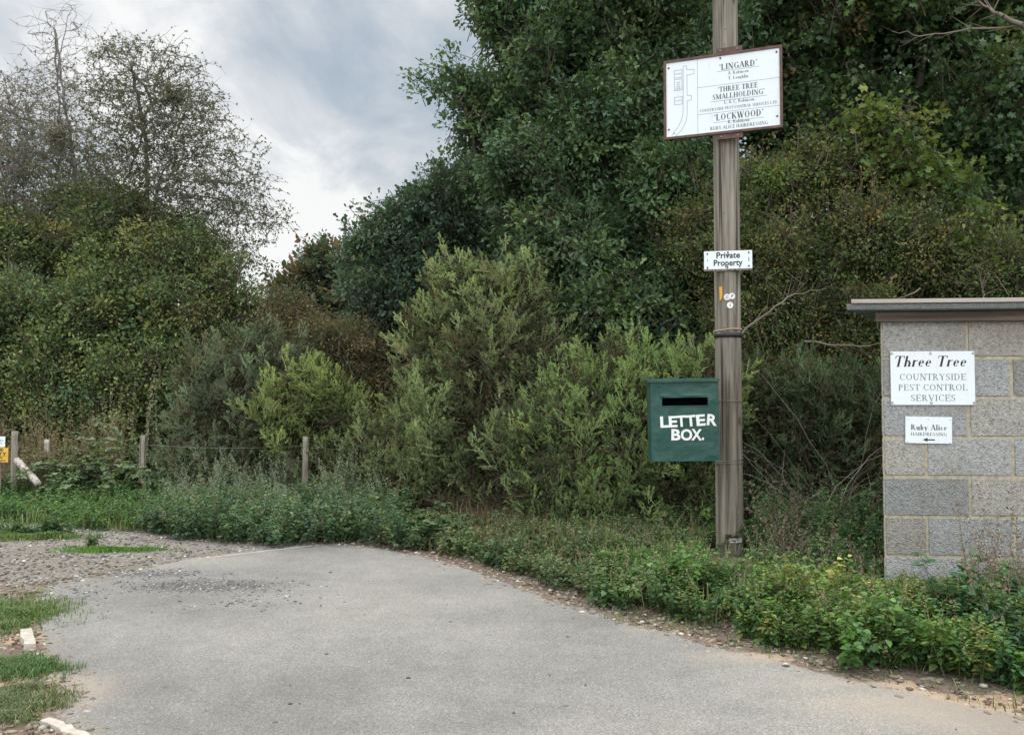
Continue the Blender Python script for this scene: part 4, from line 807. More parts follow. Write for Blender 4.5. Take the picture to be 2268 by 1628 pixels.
GL = {
 'A': (.78, [('l', .12, 0, .40, 1, t_), ('l', .40, 1, .66, 0, T), ('l', .22, .34, .54, .34, t_), ('s', .11, 0, .1), ('s', .66, 0, .12)]),
 'B': (.70, Vs(.17)+[('a', .30, .75, .22, .235, -90, 90), ('a', .30, .27, .27, .25, -90, 90), ('l', .17, .98, .30, .98, t_), ('l', .17, .52, .32, .52, t_), ('l', .17, .02, .30, .02, t_)]),
 'C': (.76, [('a', .42, .5, .32, .49, 50, 310), ('l', .64, .80, .64, 1.0, t_), ('l', .66, .20, .62, .12, t_)]),
 'D': (.80, Vs(.17)+[('a', .30, .5, .38, .48, -90, 90), ('l', .17, .98, .32, .98, t_), ('l', .17, .02, .32, .02, t_)]),
 'E': (.68, Vs(.17)+[('l', .17, .98, .56, .98, t_), ('l', .17, .51, .46, .51, t_), ('l', .17, .02, .58, .02, t_), ('l', .56, .98, .56, .80, t_), ('l', .58, .02, .59, .2, t_), ('l', .46, .42, .46, .60, t_)]),
 'G': (.80, [('a', .42, .5, .32, .49, 48, 320), ('l', .66, .05, .66, .42, T), ('s', .66, .42, .12), ('l', .64, .80, .64, 1.0, t_)]),
 'H': (.80, Vs(.17)+Vs(.63)+[('l', .17, .52, .63, .52, t_)]), 'I': (.36, Vs(.18)),
 'K': (.78, Vs(.17)+[('l', .22, .42, .60, .98, t_), ('l', .34, .56, .64, 0, T), ('s', .60, .98, .11), ('s', .65, 0, .12)]),
 'L': (.66, Vs(.17)+[('l', .17, .02, .56, .02, t_), ('l', .56, .02, .58, .24, t_)]),
 'M': (.96, Vs(.15, w=t_)+Vs(.80)+[('l', .17, 1, .46, .05, T), ('l', .46, .05, .78, 1, t_)]),
 'N': (.80, Vs(.15, w=t_)+Vs(.66, s0=0, w=t_)+[('l', .17, 1, .66, 0, T)]),
 'O': (.82, [('a', .41, .5, .33, .49, 0, 360)]),
 'P': (.64, Vs(.17)+[('a', .29, .73, .25, .25, -90, 90), ('l', .17, .98, .31, .98, t_), ('l', .17, .48, .31, .48, t_)]),
 'R': (.76, Vs(.17)+[('a', .29, .75, .24, .235, -90, 90), ('l', .17, .98, .31, .98, t_), ('l', .17, .51, .31, .51, t_), ('l', .34, .50, .62, 0, T), ('s', .64, 0, .1)]),
 'S': (.60, [('a', .30, .75, .20, .235, 50, 250), ('l', .16, .64, .44, .36, T), ('a', .30, .26, .21, .245, -130, 60), ('l', .48, .80, .48, 1.0, t_), ('l', .10, .02, .10, .22, t_)]),
 'T': (.70, Vs(.35, s1=0)+[('l', .05, .98, .65, .98, t_), ('l', .06, .98, .05, .78, t_), ('l', .64, .98, .65, .78, t_)]),
 'U': (.80, Vs(.17, .3, 1, s0=0)+Vs(.63, .3, 1, s0=0, w=t_)+[('a', .39, .30, .23, .29, 180, 360)]),
 'V': (.76, [('l', .12, 1, .38, 0, T), ('l', .38, 0, .64, 1, t_), ('s', .12, 1, .12), ('s', .64, 1, .1)]),
 'W': (1.04, [('l', .12, 1, .34, 0, T), ('l', .34, 0, .53, .9, t_), ('l', .50, 1, .72, 0, T), ('l', .72, 0, .92, 1, t_), ('s', .12, 1, .12), ('s', .51, 1, .1), ('s', .92, 1, .1)]),
 'Y': (.74, [('l', .12, 1, .37, .48, T), ('l', .37, .48, .62, 1, t_), ('l', .37, 0, .37, .5, T), ('s', .12, 1, .12), ('s', .62, 1, .1), ('s', .37, 0, .13)]),
 'h': (.56, Vs(.14, 0, 1, sw=.09, s1=0)+Vs(.41, 0, .42, s1=0, sw=.08)+[('a', .28, .42, .14, .18, 0, 150), ('l', .06, .96, .14, 1, t_)]),
 'r': (.42, Vs(.14, 0, .62, s1=0, sw=.1)+[('a', .30, .40, .14, .2, 50, 150), ('l', .34, .55, .38, .60, T*.8)]),
 'e': (.50, [('a', .25, .31, .19, .30, 10, 320), ('l', .08, .35, .43, .35, t_)]),
 'o': (.54, [('a', .27, .31, .20, .30, 0, 360)]),
 'u': (.58, Vs(.14, .2, .62, s0=0, s1=0)+Vs(.42, 0, .62, s0=0, s1=0)+[('a', .27, .2, .14, .2, 180, 330), ('s', .12, .62, .06), ('s', .40, .62, .06), ('s', .45, .01, .06)]),
 'b': (.56, Vs(.14, 0, 1, s0=0, s1=0)+[('a', .27, .31, .19, .30, 0, 360), ('l', .06, .96, .14, 1, t_)]),
 'y': (.54, [('l', .10, .62, .27, .05, T), ('l', .44, .62, .17, -.3, t_), ('s', .10, .62, .08), ('s', .44, .62, .07)]),
 'l': (.30, Vs(.15, 0, 1, s1=0, sw=.09)+[('l', .07, .96, .15, 1, t_)]), 'i': (.30, Vs(.15, 0, .62, s1=0, sw=.09)+[('l', .07, .6, .15, .62, t_), ('l', .15, .80, .15, .93, T)]),
 'c': (.46, [('a', .25, .31, .18, .30, 45, 315)]),
 'n': (.56, Vs(.14, 0, .62, s1=0, sw=.09)+Vs(.41, 0, .42, s1=0, sw=.08)+[('a', .28, .42, .14, .18, 0, 150), ('l', .06, .6, .14, .62, t_)]),
 's': (.42, [('a', .21, .46, .13, .15, 40, 250), ('l', .12, .40, .30, .24, T*.8), ('a', .21, .16, .14, .15, -130, 70)]),
 'g': (.52, [('a', .24, .40, .16, .2, 0, 360), ('a', .25, -.08, .2, .15, 0, 360), ('l', .12, .2, .3, .06, t_), ('l', .38, .56, .48, .60, t_)]),
 '.': (.26, [('l', .12, 0, .12, .12, T)]), '&': (.80, [('a', .32, .76, .15, .23, 0, 360), ('a', .30, .26, .22, .26, 60, 330), ('l', .24, .62, .66, .02, T), ('l', .48, .1, .66, .45, t_)]),
 '‘': (.30, [('a', .16, .86, .05, .1, 60, 300), ('l', .15, .74, .15, .84, T)]), '’': (.30, [('a', .14, .86, .06, .1, -120, 120), ('l', .15, .88, .15, .98, T)]), ' ': (.32, []),
}
def serif(name, rows, mat_, parent, y=-.001):
    """rows: (text, cap_height, x_center, z_baseline, width, shear, weight)"""
    if len(rows) > 1: return [serif(name, [r_], mat_, parent, y) for r_ in rows]
    V = []; Fs = []
    def quad(a, b, c, d, lay, fx):
        i = len(V); V.extend([fx(*p)+(lay,) for p in (a, b, c, d)]); Fs.append((i, i+1, i+2, i+3))
    for (text, h, xc, zb, width, shear, wt) in rows:
        adv = sum(GL[c][0] for c in text); k = width/adv; x = xc-width/2
        for c in text:
            wdt, prims = GL[c]; lay = 0
            def fx(px, py, x=x): return (x+px*k+shear*py*h, zb+py*h)
            for pr in prims:
                lay += 1; Lz = y-.00012*lay
                if pr[0] == 'l':
                    _, x0, y0, x1, y1, w_ = pr; w_ = w_*wt if w_ > .06 else w_*max(wt, 1); dx, dy = x1-x0, y1-y0
                    if abs(dy) < abs(dx)*.2: ox, oy = 0, w_/2
                    else: ox, oy = w_/2, 0
                    quad((x0-ox, y0-oy), (x1-ox, y1-oy), (x1+ox, y1+oy), (x0+ox, y0+oy), Lz, fx)
                elif pr[0] == 's':
                    _, xx, yy, hw = pr; s = .04; yy = yy+(s/2 if yy < .5 else -s/2); quad((xx-hw, yy-s/2), (xx+hw, yy-s/2), (xx+hw, yy+s/2), (xx-hw, yy+s/2), Lz, fx)
                else:
                    _, cx, cy, rx, ry, a0, a1 = pr; n = max(6, int(abs(a1-a0)/18)); prev = None
                    for i in range(n+1):
                        a = R(a0+(a1-a0)*i/n); ww = t_*.9+(T*wt-t_)*abs(math.cos(a))**1.3; co, si = math.cos(a), math.sin(a)
                        p = ((cx+co*rx, cy+si*ry), (cx+co*(rx-ww), cy+si*(ry-min(ww, .06))))
                        if prev: quad(prev[0], p[0], p[1], prev[1], Lz, fx)
                        prev = p
            x += wdt*k
    me = bpy.data.meshes.new(name); me.from_pydata([(a, l, b) for a, b, l in V], [], Fs)
    bm = bmesh.new(); bm.from_mesh(me); 
    for f in bm.faces:
        f.normal_update()
        if f.normal.y > 0: f.normal_flip()
    bm.to_mesh(me); bm.free(); return link(name, me, mat_, parent)
def lines(name, segs, w_, mat_, parent, y=-.001):
    bm = bmesh.new()
    for i, (x0, z0, x1, z1) in enumerate(segs):
        d = Vector((x1-x0, z1-z0)); d.normalize(); n = Vector((-d.y, d.x))*w_/2; yy = y-.0001*(i % 5)
        a, b = Vector((x0, z0))-d*w_/2, Vector((x1, z1))+d*w_/2
        f = bm.faces.new([bm.verts.new((p.x, yy, p.y)) for p in (a-n, b-n, b+n, a+n)]); f.normal_update()
        if f.normal.y > 0: f.normal_flip()
    me = bpy.data.meshes.new(name); bm.to_mesh(me); bm.free(); return link(name, me, mat_, parent)
M_WHITE = simple('white_sign_face', (.80, .82, .83), .35, nz=.03, nscale=6)
def weathered(name, col, rough):
    m, t, b = mat(name); q = NB(t); o = q.obj(); st = q.noise(1, 5, .7, q.mapv(o, (60, 60, 5))); bl = q.noise(9, 5, .65, o); sp = q.noise(70, 3, .7, o)
    c = q.mix(q.ramp(q.math('MULTIPLY', st, bl), [(.28, 0), (.46, .32)]), col, tuple(x*.62 for x in (col[0], col[1]*.99, col[2]*.9))); c = q.mix(q.ramp(sp, [(.70, 0), (.76, .5)]), c, tuple(x*.45 for x in col))
    q.l(c, b.inputs['Base Color']); b.inputs['Roughness'].default_value = rough; q.bump(bl, .15, .01, b); return m
M_WHITE = weathered('white_sign_face', (.76, .80, .82), .35)
M_INK = simple('dark_green_ink', (.045, .075, .065), .6, nz=.2); M_GREYINK = simple('grey_ink', (.11, .14, .14), .6, nz=.15); M_BLACK = simple('black_ink', (.015, .017, .018), .5, nz=.2)
M_RUSTY = simple('brown_steel', (.115, .062, .048), .6, metal=0, nz=.35, nscale=22, bump=.3); M_SCREW = simple('screw_head', (.22, .19, .16), .45, metal=.6, nz=.3); M_DARKSCREW = simple('dark_screw', (.03, .03, .03), .5)
M_GALV = simple('wire', (.25, .24, .22), .5, metal=.6, nz=.2)
# weathered round wood
def wood(name, dark, light, sc_=1.0, hor=False):
    m, t, b = mat(name); q = NB(t); o = q.obj()
    if hor:
        cx = q.n('ShaderNodeMapping'); cx.inputs['Rotation'].default_value = (0, R(90), 0); q.l(o, cx.inputs[0]); o = cx.outputs[0]
    st = q.mapv(o, (38*sc_, 38*sc_, 1.3)); f = q.noise(1, 6, .65, st); f2 = q.noise(2.5, 4, .6, q.mapv(o, (1, 1, .5)))
    cr = q.ramp(q.noise(1, 2, .5, q.mapv(o, (26*sc_, 26*sc_, .5), (5, 2, 0))), [(.60, 0), (.66, 1)])
    c = q.ramp(f, [(.36, dark), (.52, tuple((a+b_)/2 for a, b_ in zip(dark, light))), (.68, light)])
    c = q.mix(.8, c, q.ramp(f2, [(.3, (.72, .68, .64)), (.7, (1.12, 1.12, 1.12))]), 'MULTIPLY'); c = q.mix(q.math('MULTIPLY', cr, .85), c, tuple(x*.25 for x in dark))
    kn = q.ramp(q.vor(2.4, q.mapv(o, (2.2, 2.2, 1))), [(.05, 1), (.11, 0)]); c = q.mix(q.math('MULTIPLY', kn, .7), c, tuple(x*.4 for x in dark))
    q.l(c, b.inputs['Base Color']); b.inputs['Roughness'].default_value = .9; b.inputs['Specular IOR Level'].default_value = .2
    q.bump(q.math('SUBTRACT', f, q.math('MULTIPLY', cr, .8)), .9, .008, b); return m
M_POLE = wood('pole_wood', (.105, .092, .075), (.36, .33, .275)); M_POST = wood('post_wood', (.19, .165, .13), (.42, .385, .33), 1.6); M_PALE = wood('pale_bark_wood', (.38, .35, .31), (.72, .68, .62), 1.2)
# ---- telegraph pole
PX, PY = (1613.5-1134)/F*6.55, 6.55; pz = zg(PX, PY)
pole = tag(empty('telegraph_pole', (PX, PY, pz)), 'weathered round wooden telegraph pole carrying the signs and the letter box', 'telegraph pole')
bm = bmesh.new(); seg = 40; prev = None
for i in range(121):
    z = -.3+i*8.5/120; r = .0985-.0022*z
    ring = [bm.verts.new(((r+.0016*math.sin(a*7+z*.5)+.0012*math.sin(a*13+z*.9)+.0012*mnoise.noise(Vector((math.cos(a)*2, math.sin(a)*2, z*2))))*math.cos(a), (r+.0016*math.sin(a*7+z*.5)+.0012*math.sin(a*13+z*.9))*math.sin(a), z)) for a in [k*2*math.pi/seg for k in range(seg)]]
    if prev:
        for k in range(seg): bm.faces.new((prev[k], prev[(k+1) % seg], ring[(k+1) % seg], ring[k]))
    prev = ring
bm.faces.new(prev); from_bm('shaft', bm, M_POLE, pole, True)
def zat(v, Yd=6.45): return P(1613, v, Yd).z-pz
def prad(z): return .0985-.0022*z
def band(name, z, h, m, th=.004, tilt=.0, wob=0):
    bm = bmesh.new(); seg = 40; rs = []
    for k in range(seg):
        a = k*2*math.pi/seg; c = z+tilt*math.cos(a)+wob*math.sin(3*a); r = prad(z)+.003
        rs.append([bm.verts.new((q*math.cos(a), q*math.sin(a), zz)) for q, zz in ((r, c-h/2), (r+th, c-h/2), (r+th, c+h/2), (r, c+h/2))])
    for k in range(seg):
        for j in range(4): bm.faces.new((rs[k][j], rs[(k+1) % seg][j], rs[(k+1) % seg][(j+1) % 4], rs[k][(j+1) % 4]))
    return from_bm(name, bm, m, pole, True)
band('strap', zat(741), .036, simple('black_rubber', (.02, .02, .023), .45), .004)
band('rope', zat(729), .010, simple('twine', (.36, .27, .19), .9), .005, .006, .003)
band('wire', zat(888), .0035, M_GALV, .003, -.004); band('wire', zat(1020), .0035, M_GALV, .003, .012); band('wire', zat(1026), .0035, M_GALV, .003, .004)
def curved(name, w_, h, ang, z, m, shape=None, off=.004, seg=14):      # plate following the pole surface; ang measured from the side facing the camera (-Y)
    bm = bmesh.new(); r = prad(z)+off; outline = shape or [(-w_/2, -h/2), (w_/2, -h/2), (w_/2, h/2), (-w_/2, h/2)]
    def mp(x, zz, rr): a = -math.pi/2+ang+x/r; return (rr*math.cos(a), rr*math.sin(a), z+zz)
    pts = []
    n = len(outline)
    for i in range(n):
        a, b = outline[i], outline[(i+1) % n]
        for t in range(4): pts.append((a[0]+(b[0]-a[0])*t/4, a[1]+(b[1]-a[1])*t/4))
    f = [bm.verts.new(mp(x, zz, r+.0015)) for x, zz in pts]; k = [bm.verts.new(mp(x, zz, r-.003)) for x, zz in pts]
    bm.faces.new(f)
    for i in range(len(pts)): bm.faces.new((f[i], f[(i+1) % len(pts)], k[(i+1) % len(pts)], k[i]))
    return from_bm(name, bm, m, pole)
M_DISC = simple('white_enamel', (.78, .77, .74), .4, nz=.05); M_ORANGE = simple('orange_plastic', (.70, .36, .06), .5, nz=.15)
circ = lambda r: [(r*math.cos(k*math.pi/7), r*math.sin(k*math.pi/7)) for k in range(14)]
angx = lambda u: math.asin(max(-.98, min(.98, (u-1614)/29)))
tg = curved('tag', 0, 0, angx(1594), zat(650), M_ORANGE, [(-.012, .053), (.012, .053), (.012, -.028), (-.008, -.053)])
for u, v, ch in ((1606, 658, 'C'), (1616, 656, 'P'), (1612, 676, 'I')):
    z = zat(v); a = angx(u); o = curved('disc', 0, 0, a, z, M_DISC, circ(.0235), .004 if ch != 'P' else .007)
    th = -math.pi/2+a; r = prad(z)+(.0105 if ch != 'P' else .0135)
    tx = sans('letter', ch, .030, M_BLACK, o, 0, 0, -.0105, .0); tx.location = (r*math.cos(th), r*math.sin(th), z); tx.rotation_euler = (0, 0, a)
lb = curved('label', .105, .03, angx(1619), zat(1197), M_DISC, off=.005)
th = -math.pi/2+angx(1619)
for k_, (s_, dx) in enumerate((('V7', -.022), ('91', .016))):
    tx = sans('marking', s_, .022, M_GREYINK, lb, 0, 0, -.008, 0); rr_ = prad(0)+.0095; aa = th+dx/rr_; tx.location = (rr_*math.cos(aa), rr_*math.sin(aa), zat(1197)); tx.rotation_euler = (0, 0, aa+math.pi/2)
for u, v in ((1606, 96), (1608, 62), (1601, 470), (1598, 600), (1600, 725)):
    z = zat(v); a = angx(u); rr_ = prad(z); bm = bmesh.new(); disc(bm, 0, 0, .006, 0, -.006, 10); o = from_bm('bolt', bm, M_SCREW, pole); o.location = (rr_*math.cos(a-math.pi/2), rr_*math.sin(a-math.pi/2), z); o.rotation_euler = (0, 0, a)
# ---- big directory sign
dl, dr_ = 6.583, 6.27; xl, xr = (1475-1134)/F*dl, (1741-1134)/F*dr_
yaw = math.atan2(dr_-dl, xr-xl); W_, H_ = math.hypot(xr-xl, dr_-dl), .598
zc = (P(1475, 135, dl).z+P(1475, 314, dl).z)/2
sg = tag(empty('direction_sign', ((xl+xr)/2, (dl+dr_)/2, zc), yaw), 'large white property map sign in a brown frame high on the pole', 'sign')
fw = .018; bm = bmesh.new()
for d in ((-W_/2, W_/2, -.012, .02, H_/2-fw, H_/2), (-W_/2, W_/2, -.012, .02, -H_/2, -H_/2+fw), (-W_/2, -W_/2+fw, -.012, .02, -H_/2+fw, H_/2-fw), (W_/2-fw, W_/2, -.012, .02, -H_/2+fw, H_/2-fw)): box(bm, *d)
from_bm('frame', bm, M_RUSTY, sg)
boxo('panel', (-W_/2+fw+.0005, W_/2-fw-.0005, -.004, .012, -H_/2+fw+.0005, H_/2-fw-.0005), M_WHITE, sg, 0)
pxs = PX-(xl+xr)/2
pxl = pxs/math.cos(yaw)
for z0, z1 in ((H_/2, H_/2+.04), (-H_/2-.04, -H_/2)):
    br_ = boxo('bracket', (pxl-.10, pxl+.085, -.002, .014, z0+.001, z1), M_RUSTY, sg, .001)
    for xx in (-.07, .05): bm = bmesh.new(); disc(bm, pxl+xx, (z0+z1)/2, .008, -.002, -.008, 12); from_bm('bolt', bm, M_SCREW, br_)
iw, ih = W_-2*fw, H_-2*fw
def SX(a): return -iw/2+a*iw
def SZ(b): return ih/2-b*ih
screws(sg, [(SX(a), SZ(b)) for a, b in ((.024, .07), (.49, .03), (.975, .05), (.022, .90), (.975, .88))], M_DARKSCREW, .0075, -.004, -.008)
xc = SX(.645)
serif('lettering', [('‘LINGARD’', .045, xc, SZ(.190), .275, 0, 1.35), ('A. Robinson', .024, xc, SZ(.263), .15, 0, 1.15), ('T. Loughlin', .024, xc, SZ(.330), .145, 0, 1.15),
      ('‘THREE TREE', .038, xc-.005, SZ(.478), .29, 0, 1.3), ('SMALLHOLDING’', .039, xc, SZ(.572), .375, 0, 1.3), ('L. & C. Robinson', .024, xc+.005, SZ(.642), .215, 0, 1.15),
      ('COUNTRYSIDE PEST CONTROL SERVICES LTD', .021, SX(.64), SZ(.715), .55, 0, 1.15), ('‘LOCKWOOD’', .048, xc, SZ(.850), .355, 0, 1.35), ('R. Robinson', .024, xc, SZ(.905), .155, 0, 1.15), ('RUBY ALICE HAIRDRESSING', .025, xc, SZ(.970), .41, 0, 1.15)], M_INK, sg, -.0045)
sgl = [(SX(.285), SZ(0), SX(.285), SZ(1)), (SX(.285), SZ(.385), SX(1), SZ(.385)), (SX(.285), SZ(.745), SX(1), SZ(.745))]
sgl += [(xc-.15, SZ(.205), xc+.15, SZ(.205)), (xc-.2, SZ(.595), xc+.2, SZ(.595)), (xc-.18, SZ(.875), xc+.18, SZ(.875))]
lines('divider', sgl, .0022, M_GREYINK, sg, -.0045)
rdm = [(.115, 1.0), (.19, .93), (.165, .97)]
left = [(.06, .955), (.10, .89), (.135, .80), (.152, .72), (.156, .40), (.156, .07)]; top = [(.156, .07), (.188, .07), (.188, .125), (.255, .13), (.255, .19), (.19, .195)]
right = [(.19, .195), (.19, .47), (.228, .475), (.228, .535), (.19, .54), (.19, .72), (.178, .82), (.14, .92), (.085, .995)]
def poly2seg(pl): return [(SX(a[0]), SZ(a[1]), SX(b[0]), SZ(b[1])) for a, b in zip(pl, pl[1:])]
seg_ = poly2seg(left)+poly2seg(top)+poly2seg(right)
for y0, y1 in ((.115, .215), (.235, .385), (.475, .575)): seg_ += poly2seg([(.075, y0), (.145, y0), (.145, y1), (.075, y1), (.075, y0)])
seg_ += poly2seg([(.045, .985), (.072, .955)])+poly2seg([(.062, .952), (.074, .952), (.074, .968)])
lines('map', seg_, .0026, M_GREYINK, sg, -.0045)
serif('map_lettering', [('LINGARD', .010, SX(.11), SZ(.172), .045, 0, 1), ('THREE', .010, SX(.11), SZ(.29), .03, 0, 1), ('TREE', .010, SX(.11), SZ(.318), .026, 0, 1), ('SMALL', .010, SX(.11), SZ(.346), .03, 0, 1), ('HOLDING', .010, SX(.11), SZ(.372), .04, 0, 1), ('LOCKWOOD', .010, SX(.11), SZ(.532), .048, 0, 1)], M_GREYINK, sg, -.0045)
# ---- private property sign
c = P(1612.5, 576, 6.44); pv = tag(empty('private_property_sign', c, R(-11)), 'small white sign reading Private Property below the big sign on the pole', 'sign')
boxo('backing_board', (-.172, .172, .006, .024, -.078, .066), M_POST, pv, .002); boxo('panel', (-.171, .171, 0, .0055, -.066, .067), M_WHITE, pv, .001)
sans('lettering', 'Private', .062, M_BLACK, pv, 0, -.0008, .014, .02, .168); sans('lettering', 'Property', .062, M_BLACK, pv, -.002, -.0008, -.041, .02, .205)
screws(pv, ((-.147, .048), (-.147, -.052), (.147, .050), (.147, -.048), (0, .056), (-.004, -.052)), M_DARKSCREW, .0065, 0, -.004)
for sg_ in ((-.147, .002, -.146, -.004), (.147, .012, .147, -.012), (-.147, -.052, -.148, -.064), (-.004, -.05, -.008, -.066), (0, .056, -.002, .03)): lines('rust_stain', [sg_], .005, M_DARKSCREW, pv, -.0012)
# ---- letter box
gm, t, b = mat('green_painted_steel'); q = NB(t); o = q.obj(); f = q.noise(6, 5, .6, o); ch = q.noise(55, 3, .7, o)
c0 = q.ramp(f, [(.3, (.013, .062, .048)), (.7, (.021, .086, .067))]); c0 = q.mix(q.ramp(ch, [(.69, 0), (.74, .7)]), c0, (.10, .13, .11)); c0 = q.mix(q.ramp(q.noise(1, 5, .7, q.mapv(o, (45, 45, 4))), [(.55, 0), (.75, .35)]), c0, (.06, .12, .095)); c0 = q.mix(q.ramp(q.noise(28, 5, .75, q.mapv(o, (1, 1, 1), (4, 4, 4))), [(.70, 0), (.75, .8)]), c0, (.10, .05, .025)); q.l(c0, b.inputs['Base Color'])
b.inputs['Roughness'].default_value = .42; b.inputs['Specular IOR Level'].default_value = .4; q.bump(q.noise(6, 3, .5, o), .3, .05, b)
M_GREEN = gm
by = 6.24; k = by/F; bx0, bx1 = (1443-1134)*k, (1592-1134)*k; bz0, bz1 = P(1500, 1020, by).z, P(1500, 846, by).z; bw, bh, bd = bx1-bx0, bz1-bz0, .20
bxo = tag(empty('letter_box', ((bx0+bx1)/2, by, bz0), R(-1.5), 0, R(-.8)), 'dented dark green steel letter box strapped to the left of the pole', 'letter box')
def dent(x, z, s): return .006*mnoise.noise(Vector((x*7+s, z*7, s)))+.0018*mnoise.noise(Vector((x*19+s, z*19, s)))
sl = (-bw*.332, bw*.344, bh*.698, bh*.80)       # slot x0,x1,z0,z1
bm = bmesh.new(); nx, nz_ = 40, 46; xs_ = sorted(set([-bw/2+bw*i/nx for i in range(nx+1)]+[sl[0], sl[1]])); zs_ = sorted(set([bh*i/nz_ for i in range(nz_+1)]+[sl[2], sl[3]]))
vv = {}
for i, x in enumerate(xs_):
    for j, z in enumerate(zs_):
        ed = min(1, min(x+bw/2, bw/2-x, z, bh-z)/.03); lip = math.exp(-((z-sl[3]-.012)/.012)**2)*(1 if sl[0]-.01 < x < sl[1]+.01 else 0)*(.6+.6*math.sin(x*25))
        vv[i, j] = bm.verts.new((x, dent(x, z, 0)*ed-.006*lip, z))
for i in range(len(xs_)-1):
    for j in range(len(zs_)-1):
        xm, zm = (xs_[i]+xs_[i+1])/2, (zs_[j]+zs_[j+1])/2
        if sl[0] < xm < sl[1] and sl[2] < zm < sl[3]: continue
        bm.faces.new((vv[i, j], vv[i+1, j], vv[i+1, j+1], vv[i, j+1]))
for s in (-1, 1):       # sides
    g_ = {}
    for i in range(11):
        for j in range(len(zs_)): y = bd*i/10; z = zs_[j]; ed = min(1, min(y, bd-y)/.03); g_[i, j] = bm.verts.new((s*bw/2+s*dent(y, z, 5)*ed*1.3, y, z))
    for i in range(10):
        for j in range(len(zs_)-1): bm.faces.new((g_[i, j], g_[i+1, j], g_[i+1, j+1], g_[i, j+1]))
for z in (0, bh): bm.faces.new([bm.verts.new(p) for p in ((-bw/2, 0, z), (bw/2, 0, z), (bw/2, bd, z), (-bw/2, bd, z))])
bm.faces.new([bm.verts.new(p) for p in ((-bw/2, bd, 0), (bw/2, bd, 0), (bw/2, bd, bh), (-bw/2, bd, bh))])
bmesh.ops.remove_doubles(bm, verts=bm.verts, dist=.0005); from_bm('body', bm, M_GREEN, bxo)
bm = bmesh.new(); box(bm, sl[0]-.02, sl[1]+.02, .15, .154, sl[2]-.12, sl[3]+.06); from_bm('slot_shade_panel', bm, simple('dark_inside', (.006, .008, .008), .95, spec=.05), bxo)  # added black panel standing in for the shade inside the slot
bm = bmesh.new(); box(bm, sl[0]-.004, sl[1]+.004, -.006, .02, sl[2]-.005, sl[2]-.0005); from_bm('slot_lip', bm, M_GREEN, bxo)
bm = bmesh.new(); v = box(bm, -bw/2-.022, bw/2+.008, -.022, bd+.01, bh+.001, bh+.018)
for q_ in v:
    if q_.co.y > .1: q_.co.z += .012
bmesh.ops.subdivide_edges(bm, edges=[e_ for e_ in bm.edges if abs(e_.verts[0].co.x-e_.verts[1].co.x) > .1], cuts=16)
for q_ in bm.verts: q_.co.z += .002*mnoise.noise(q_.co*14)
from_bm('lid', bm, M_GREEN, bxo)
bm = bmesh.new(); box(bm, -bw/2-.003, bw/2+.003, -.005, .01, -.004, .003); from_bm('bottom_rim', bm, M_GREEN, bxo)
for xx in (-bw*.36, bw*.30):
    bm = bmesh.new(); box(bm, xx-.018, xx+.018, -.006, -.0005, bh-.03, bh-.02); from_bm('hinge', bm, M_GREEN, bxo)
bm = bmesh.new(); tube(bm, [(-.05+.09*t/10, .08, bh+.018+.028*math.sin(math.pi*t/10)) for t in range(11)], .003, 6); from_bm('handle', bm, M_GREEN, bxo, True)
M_LET = simple('white_letter', (.82, .82, .8), .4, nz=.04)
s_ = bw/149     # metres per displayed px
def lx(u): return (u-1517.5)*s_
def lz(v): return bh*(1020-v)/(1020-846)
for ch, u, v, h_, w_, rot in (('L', 1471.5, 945.5, 24, 18.5, 2), ('E', 1490.5, 945, 24, 18.5, 2), ('T', 1510, 944, 24, 20, 3), ('T', 1531, 943.5, 24, 21.5, 4), ('E', 1552, 942.5, 24, 19.5, 4), ('R', 1574, 942, 24, 22, -6), ('B', 1495.5, 974, 24, 20, -2), ('O', 1519.5, 974.5, 24, 25, -3), ('X', 1542, 974.5, 24, 23, -2), ('.', 1556, 974, 24, 5, -2)):
    sans('letter', ch, h_*s_/.72, M_LET, bxo, lx(u), -.0065, lz(v), .034, w_*s_*1.02, R(rot))
# ---- fence
def fpost(u, v0, v1, Yd, r, top='flat', m=None, par=None, lean=0, name='post'):
    c = P(u, v0, Yd); z0 = zg(c.x, Yd)-.1; bm = bmesh.new(); n = 14; rng_ = random.Random(u)
    tube(bm, [(c.x+lean*(1-t/n)*.1+.003*rng_.uniform(-1, 1), Yd, z0+(c.z-z0)*t/n) for t in range(n+1)], [r*(1+.04*rng_.uniform(-1, 1)) for _ in range(n+1)], 16)
    bmesh.ops.translate(bm, verts=bm.verts, vec=-Vector(par.location)); return from_bm(name, bm, m or M_POST, par, True)
fb = Vector((P(318, 1085, 10.3).x, 10.3, .1))
fe = tag(empty('wire_fence', fb), 'low fence of round wooden posts and plain wire across the weeds', 'fence')
fpost(33, 955, 0, 10.35, .036, par=fe); fpost(318, 964, 0, 10.2, .037, par=fe, lean=-.15); fpost(678, 967, 0, 9.85, .037, par=fe, lean=-.1)
fpost(105, 973, 0, 11.0, .034, par=fe, m=M_PALE); fpost(-3, 1003, 0, 9.9, .03, par=fe); fpost(294, 992, 0, 11, .022, par=fe)
bm = bmesh.new(); a, b_ = P(37, 1019, 10.25), P(85, 1072, 9.9)
tube(bm, [a.lerp(b_, t/8)-fb+Vector((0, random.uniform(-.004, .004), random.uniform(-.004, .004))) for t in range(9)], [.036, .040, .039, .040, .038, .037, .039, .037, .034], 14)
from_bm('brace', bm, M_PALE, fe, True)['label'] = 'pale cut log leaning against the leftmost post'
def wire(a, b, sag=.015):
    bm = bmesh.new(); tube(bm, [a.lerp(b, t/16)-fb-Vector((0, 0, sag*math.sin(math.pi*t/16))) for t in range(17)], .002, 5); from_bm('wire', bm, M_GALV, fe, True)
for v in (1032, 1035.5): wire(P(38, v, 10.31), P(318, v-5, 10.16))
